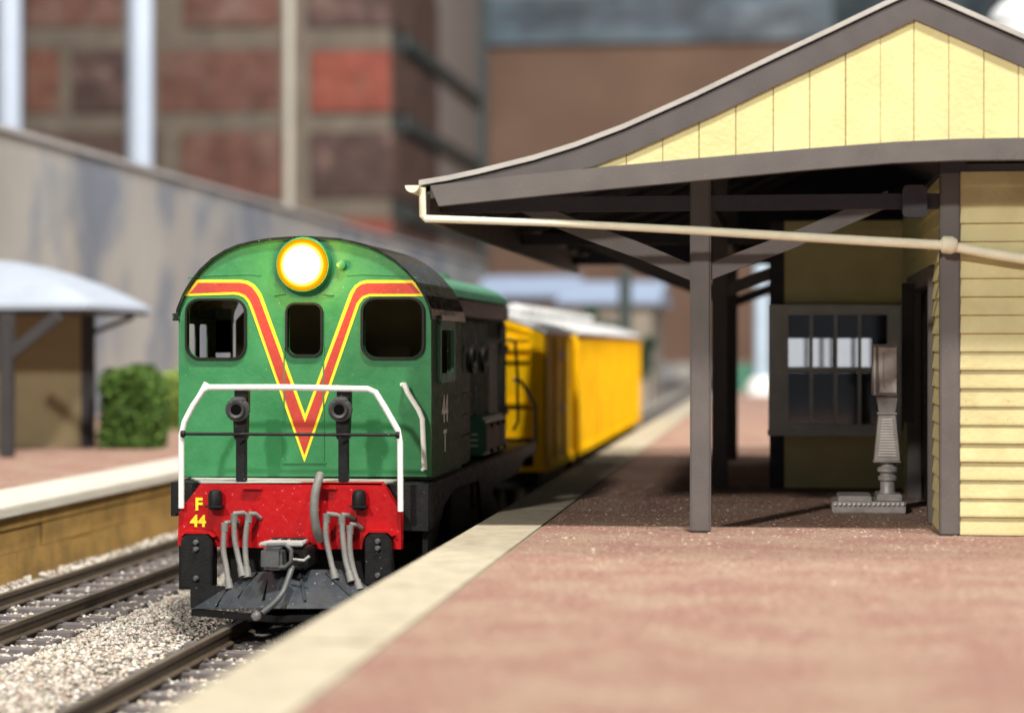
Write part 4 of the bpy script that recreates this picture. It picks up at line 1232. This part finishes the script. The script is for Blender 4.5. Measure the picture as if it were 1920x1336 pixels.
# =================================================================== PLANTS
def leaf_cloud(b, fn, n, size):
    for _ in range(n):
        p = fn()
        s = size * random.uniform(0.6, 1.4)
        u = Vector((random.gauss(0, 1), random.gauss(0, 1), random.gauss(0, 1))).normalized()
        w = u.cross(Vector((random.gauss(0, 1), random.gauss(0, 1), random.gauss(0, 1)))).normalized()
        b.add([p - u * s, p + w * s * 0.5, p + u * s, p - w * s * 0.5], [(0, 1, 2, 3)])
    return b
def hedge(loc, sx, sy, h, mat, label, nleaf=9000, size=0.07):
    t = thing('bush', loc, label, 'bush', 'bushes beside the far shelter')
    def fn():
        while True:
            x, y, z = random.uniform(-1, 1), random.uniform(-1, 1), random.uniform(0, 1)
            rad = 1 - 0.16 * z * z + 0.07 * math.sin(7 * z + 5 * x) + 0.06 * math.sin(9 * y + 4 * z)
            if abs(x) ** 4 + abs(y) ** 4 + (max(0, z - 0.55) / 0.45) ** 4 * 0.7 < rad ** 4 and max(abs(x), abs(y), z) > 0.3:
                return Vector((loc[0] + x * sx, loc[1] + y * sy, loc[2] + z * h))
    leaf_cloud(MB(), fn, nleaf, size).build('foliage', mat, t)
    b = MB()
    for k in range(7):
        a = k * 0.9
        b.tube([Vector(loc), Vector(loc) + Vector((math.cos(a) * sx * 0.4, math.sin(a) * sy * 0.4, h * 0.45)), Vector(loc) + Vector((math.cos(a) * sx * 0.65, math.sin(a) * sy * 0.65, h * 0.8))], [0.05, 0.03, 0.012], 6)
    b.build('branches', 'bark', t)
pb_ = PZ(237, 842, LZ)
hedge((pb_.x, pb_.y + 0.5, LZ), 0.66, 0.6, 1.72, 'leaf', 'dense dark green clipped bush next to the far shelter')
pc_ = PZ(325, 806, LZ)
hedge((pc_.x + 0.15, pc_.y + 1, LZ), 0.75, 0.8, 1.6, 'leaf_light', 'light green bush behind the locomotive, beyond the dark bush', 3000, 0.09)

def tree(loc, h, r, mat, label, n=2600):
    t = thing('tree', loc, label, 'tree', 'small trees near the far buildings')
    L = Vector(loc)
    cl = [(Vector((random.uniform(-.7, .7) * r, random.uniform(-.7, .7) * r, h * random.uniform(0.5, 0.95))), random.uniform(0.3, 0.55) * r) for _ in range(11)]
    def fn():
        c, q_ = random.choice(cl)
        d_ = Vector((random.gauss(0, 1), random.gauss(0, 1), random.gauss(0, 1))).normalized() * q_ * random.uniform(0.6, 1.0)
        return L + c + d_
    leaf_cloud(MB(), fn, n, 0.13).build('crown', mat, t)
    b = MB().tube([L, L + Vector((0.05, 0, h * 0.35)), L + Vector((0, 0, h * 0.7))], [r * 0.12, r * 0.09, r * 0.04], 8)
    for c, q_ in cl[:5]:
        b.tube([L + Vector((0.03, 0, h * 0.4)), L + c], [r * 0.06, r * 0.02], 6)
    b.build('trunk', 'bark', t)
GZ = -1.38
def at(px, Y):
    return (P(px, 700, Y).x, Y, GZ)
tree(at(1127, 105), 5.6, 0.95, 'leaf_dark', 'dark green tree against the pale blue roofed building')
tree(at(1120, 90), 3.9, 1.0, 'leaf_light', 'yellowish green low tree in front of the blue roofed building')
tree(at(1212, 100), 3.7, 0.5, 'leaf_dark', 'narrow dark tree just past the last yellow wagon')

# =================================================================== FAR MODEL BUILDINGS
def shop(x0, x1, Y, ztop, wallmat, label, dep=10, ey=1.2):
    a, c_ = P(x0, 600, Y).x, P(x1, 600, Y).x
    t = thing('model_building', ((a + c_) / 2, Y, GZ), label, 'building', 'low model buildings at the end of the line')
    w = MB().box(a, c_, Y, Y + dep, GZ, ztop - ey).build('wall', wallmat, t)
    r = MB()
    r.prism([(Y - 0.8, ztop - ey), (Y + dep / 2, ztop), (Y + dep + 0.8, ztop - ey), (Y + dep + 0.8, ztop - ey - 0.2), (Y - 0.8, ztop - ey - 0.2)], a - 0.5, c_ + 0.5, 'X')
    r.build('roof', 'model_roof_blue', t)
    k = a + 0.5
    while k < c_ - 1.2:
        f = MB().box(k, k + 1.0, Y - 0.06, Y - 0.004, 0.2, 1.8).build('window', 'model_window', t)
        k += 2.0
shop(905, 1060, 118, P(980, 512, 118).z, 'model_wall', 'brown walled model building with pale blue roof behind the locomotive')
shop(1062, 1222, 112, P(1150, 522, 112).z, 'model_wall_tan', 'tan walled model building with pale blue roof behind the trees')
pp = MB().tube([P(1172, 690, 88), P(1172, 525, 88), P(1172, 505, 88)], 0.28, 10)
tag(pp.build('utility_pole', 'green_metal', loc=at(1172, 88)), 'grey green pole rising between far trees past the yellow wagons', 'pole')
bp = thing('display_pole', PZ(1428, 742, -0.0), 'pale blue pole on round white base at the platform end', 'pole', 'tall poles around the layout')
q_ = PZ(1428, 742, 0.0)
MB().tube([(q_.x, q_.y, 0.3), (q_.x, q_.y, 7.0)], 0.29, 16).build('shaft', 'pole_blue', bp, smooth=50)
MB().lathe([(0.62, 0.005), (0.62, 0.25), (0.5, 0.6), (0.3, 0.75)], q_, (0, 0, 1), 20).build('foot', 'white_paint', bp, smooth=50)
fg = MB()
a, c_ = P(1362, 700, 102), P(1450, 700, 102)
fg.box(a.x, c_.x + 12, 102, 102.15, GZ, P(1400, 684, 102).z)
tag(fg.build('low_fence', 'fence_green', loc=(a.x, 102, GZ)), 'low green fence across the end of the platform', 'fence', 'low fences at the end of the line')
fg = MB(); a, c_ = P(1212, 700, 200), P(1262, 700, 200)
fg.box(a.x, c_.x, 200, 200.3, GZ, P(1240, 682, 200).z)
tag(fg.build('low_fence', 'concrete_cap', loc=(a.x, 200, GZ)), 'low pale fence panel just past the last wagon', 'fence', 'low fences at the end of the line')
fg = MB(); a, c_ = P(1266, 700, 200), P(1300, 700, 200)
fg.box(a.x, c_.x, 200, 200.3, GZ, P(1240, 682, 200).z)
tag(fg.build('low_fence', 'coping_white', loc=(a.x, 200, GZ)), 'low cream fence panel left of the front veranda post', 'fence', 'low fences at the end of the line')
# pale board added behind the station so the bay window panes look bright
a, c_ = P(1452, 700, 96), P(1700, 620, 96)
bdp = MB().box(a.x + 0.2, c_.x, 96, 96.2, 0.006 - 1.38, c_.z)
tag(bdp.build('added_pale_board', 'pale_panel', loc=(a.x, 96, GZ)), 'added pale board that brightens the view through the bay window', 'board')

# =================================================================== CONCRETE WALL
WX = -20.0
zt3 = CAMZ + 20.0 / (1460 / 405 * 0.992)
wl = MB().box(WX - 0.8, WX, 28, 142, GZ, zt3)
wo = tag(wl.build('retaining_wall', 'concrete', loc=(WX, 85, GZ)), 'long grey stained concrete wall receding behind the far platform', 'wall')
MB().box(WX - 0.9, WX + 0.12, 28, 142, zt3 + 0.002, zt3 + 0.14).build('wall_cap', 'concrete_cap', wo)

# =================================================================== ROOM BEHIND
YP = 165.0
pil = thing('brick_pillar', (P(400, 600, YP).x, YP, GZ), 'large red brick pillar with pale mortar behind the locomotive', 'brick pillar')
x0p, x1p = P(44, 300, YP).x, P(737, 300, YP).x
pd = 22.0
MB().box(x0p, x1p - 0.25, YP + 0.25, YP + pd, GZ, 40).build('mortar_core', 'mortar', pil)
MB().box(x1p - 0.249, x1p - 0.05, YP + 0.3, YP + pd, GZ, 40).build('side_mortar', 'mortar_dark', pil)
bk = MB()
sc_ = (P(960, 300, YP).x - P(959, 300, YP).x)
mort = [(-240, -100), (-88, -65 + 20), ( -85 + 20, 55), (92, 208), (245, 368), (402, 520), (556, 670), (706, 820)]
rows = [(-233, -103), (-78, 52), (92, 212), (246, 372), (408, 530), (564, 690), (720, 850)]
pat = [[(130, 330), (345, 520), (545, 735)], [(44, 228), (345, 522), (576, 735)], [(44, 110), (138, 236), (298, 524), (580, 735)], [(44, 300), (340, 530), (578, 735)], [(44, 180), (215, 420), (445, 600), (640, 737)], [(60, 300), (340, 530), (580, 735)], [(44, 200), (240, 480), (520, 735)]]
for ri, ((ya, yb2), cols) in enumerate(zip(rows, pat)):
    for (xa_, xb_) in cols:
        p0, p1 = P(xa_, yb2, YP), P(min(xb_, 735), ya, YP)
        red_ = (ri == 2 and xa_ == 580) or (ri == 4 and xa_ in (445, 640))
        bk.mi = 1 if red_ else 0
        bk.box(p0.x + random.uniform(-.15, .15), p1.x, YP + random.uniform(-0.08, 0.05), YP + 0.6, p0.z, p1.z)
bk.mi = 0
bk.build('brick_face', ['brick', 'brick_red'], pil, bevel=0.12)
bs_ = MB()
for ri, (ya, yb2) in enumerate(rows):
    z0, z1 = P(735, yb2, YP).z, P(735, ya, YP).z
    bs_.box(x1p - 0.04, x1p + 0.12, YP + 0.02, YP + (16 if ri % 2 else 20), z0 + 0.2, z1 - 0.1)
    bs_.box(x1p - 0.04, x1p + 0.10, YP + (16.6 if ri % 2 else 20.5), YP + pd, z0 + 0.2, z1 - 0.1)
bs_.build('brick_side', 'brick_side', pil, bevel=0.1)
# plastered return with green metal bars
pr_ = thing('plaster_panel', (x1p, YP + 38, GZ), 'pale plaster panel with dark green bars beside the brick pillar', 'wall panel')
MB().box(x1p - 1, x1p + 0.02, YP + pd + 0.01, YP + 48, GZ, 40).build('panel', 'plaster', pr_)
b = MB()
for ya in (56, 212, 385):
    z = P(737, ya + 8, YP).z
    b.box(x1p + 0.13, x1p + 0.5, YP + 4, YP + 47, z - 0.55, z + 0.55)
b.build('cross_bar', 'green_metal', pr_)
yq = YP + 48.0
MB().box(x1p - 0.2, x1p + 0.9, yq + 0.01, yq + 0.8, GZ, 40).build('upright', 'green_metal', pr_)
# tan wall
YT = 226.0
tw = thing('tan_wall', (0, YT, GZ), 'plain tan brick wall behind the station roof', 'wall')
ztw = P(1100, 84, YT).z
ztb = P(1300, 678, YT).z
MB().box(-70, 90, YT, YT + 2, ztb, ztw).build('wall_face', 'tan_wall', tw)
MB().box(-70, 90, YT - 0.3, YT + 2, GZ, ztb - 0.005).build('plinth', 'tan_base', tw)
bl = MB().box(-70, P(1560, 40, YT).x, YT - 1.2, YT + 2, ztw + 0.005, ztw + 5.2)
bl.build('ledge', 'blue_grey', tw)
MB().box(P(1560, 40, YT).x + 0.01, 90, YT - 0.2, YT + 2, ztw + 0.005, ztw + 9).build('dark_panel', 'teal_dark', tw)
b = MB().box(-70, P(1560, 40, YT).x, YT - 0.1, YT + 2, ztw + 5.21, ztw + 9); b.build('upper_wall', 'plaster', tw)
# white poles
def pole(px, Y, w, pybot, mat, label):
    r = w / 2 * (Y / 3900)
    p = P(px, pybot, Y)
    b = MB().tube([p, (p.x, Y, 40)], r, 20)
    tag(b.build('display_pole', mat, smooth=50, loc=tuple(p)), label, 'pole', 'tall poles around the layout')
pole(15, 130, 50, 330, 'pole_white', 'thick white pole at the upper left edge')
pole(262, 130, 50, 560, 'pole_white', 'thick white pole in front of dark bricks, left of the headlight')
pole(541, 150, 18, 560, 'pole_beige', 'thin beige pole crossing the bricks above the headlight')
# white dome behind the roof
dx = P(1925, 90, 62)
dm = thing('domed_ventilator', (dx.x, 62, 0.0), 'white ribbed domed drum showing above the station roof', 'ventilator')
zc_ = P(1900, 90, 62).z
MB().lathe([(1.0, 0.01), (1.0, zc_ - 0.4), (1.12, zc_ - 0.3), (1.15, zc_ + 0.6), (1.0, zc_ + 1.05), (0.7, zc_ + 1.35), (0.3, zc_ + 1.5), (0.02, zc_ + 1.53)], (dx.x, 62, 0), (0, 0, 1), 32).build('drum', 'dome_white', dm, smooth=40)
b = MB()
for z in (zc_ + 0.15, zc_ + 0.45, zc_ + 0.75):
    b.lathe([(1.1, z - 0.05), (1.17, z - 0.03), (1.17, z + 0.03), (1.1, z + 0.05)], (dx.x, 62, 0), (0, 0, 1), 32)
b.build('band', 'dome_grey', dm)
# hall wall far behind
hwall = MB().box(-220, 220, 330, 332, -2, 90)
tag(hwall.build('hall_wall', 'hall_wall', loc=(0, 330, -2)), 'plain hall wall closing off the room far behind', 'wall')

# =================================================================== LIGHT
def area(name, loc, target, size, power, col):
    l = bpy.data.lights.new(name, 'AREA')
    l.shape = 'DISK'
    l.size = size
    l.energy = power
    l.color = col
    o = bpy.data.objects.new(name, l)
    COL.objects.link(o)
    o.location = loc
    o.rotation_euler = (Vector(target) - Vector(loc)).to_track_quat('-Z', 'Y').to_euler()
    return o
def lit(E, d):
    return E * math.pi * d * d
def lamp(name, target, d, dist, size, E, col=(1.0, 0.955, 0.875)):
    t, d = Vector(target), Vector(d).normalized()
    area(name, t - d * dist, t, size, lit(E, dist), col)
lamp('ceiling_lamp_front', (-3, 22, 1), (0.28, 0.84, -0.47), 64, 3.5, 1.5)
lamp('ceiling_lamp_main', (-2, 26, 1), (-0.10, 0.48, -1.0), 75, 4.5, 2.8)
lamp('ceiling_lamp_side', (-2, 34, 1), (-0.46, 0.62, -1.0), 70, 4.0, 1.3)
lamp('added_lamp_middle', (-20, 85, 3), (-0.60, 0.85, -0.75), 75, 8.0, 1.5)  # extra lamp added to brighten the long left wall
lamp('added_lamp_back', (-25, 175, 12), (-0.30, 0.70, -0.60), 110, 20.0, 1.9, (0.97, 0.97, 1.0))  # extra lamp added to lift the pillar and walls behind
hlp = bpy.data.lights.new('headlight_glow', 'POINT')
hlp.energy = 34.0
hlp.shadow_soft_size = 0.12
hlp.color = (1.0, 0.52, 0.06)
ho_ = bpy.data.objects.new('headlight_glow', hlp)
COL.objects.link(ho_)
ho_.location = hc + Vector((0, -0.42, 0))

w = bpy.data.worlds.new('World')
sc.world = w
w.use_nodes = True
w.node_tree.nodes['Background'].inputs[0].default_value = (0.80, 0.88, 1.0, 1)
w.node_tree.nodes['Background'].inputs[1].default_value = 0.13

# =================================================================== CAMERA
cam = bpy.data.cameras.new('camera')
cam.sensor_width = 36
cam.lens = F / 1920 * 36
cam.clip_start = 0.5
cam.clip_end = 800
cam.dof.use_dof = True
cam.dof.focus_distance = 22.3
cam.dof.aperture_fstop = (cam.lens / 1000) / 0.20
co = bpy.data.objects.new('camera', cam)
COL.objects.link(co)
co.location = (0, 0, CAMZ)
co.rotation_euler = (math.pi / 2 - PITCH, 0, PSI)
sc.camera = co
sc.view_settings.view_transform = 'Standard'
sc.view_settings.look = 'None'
sc.view_settings.exposure = 0.5
sc.view_settings.gamma = 1
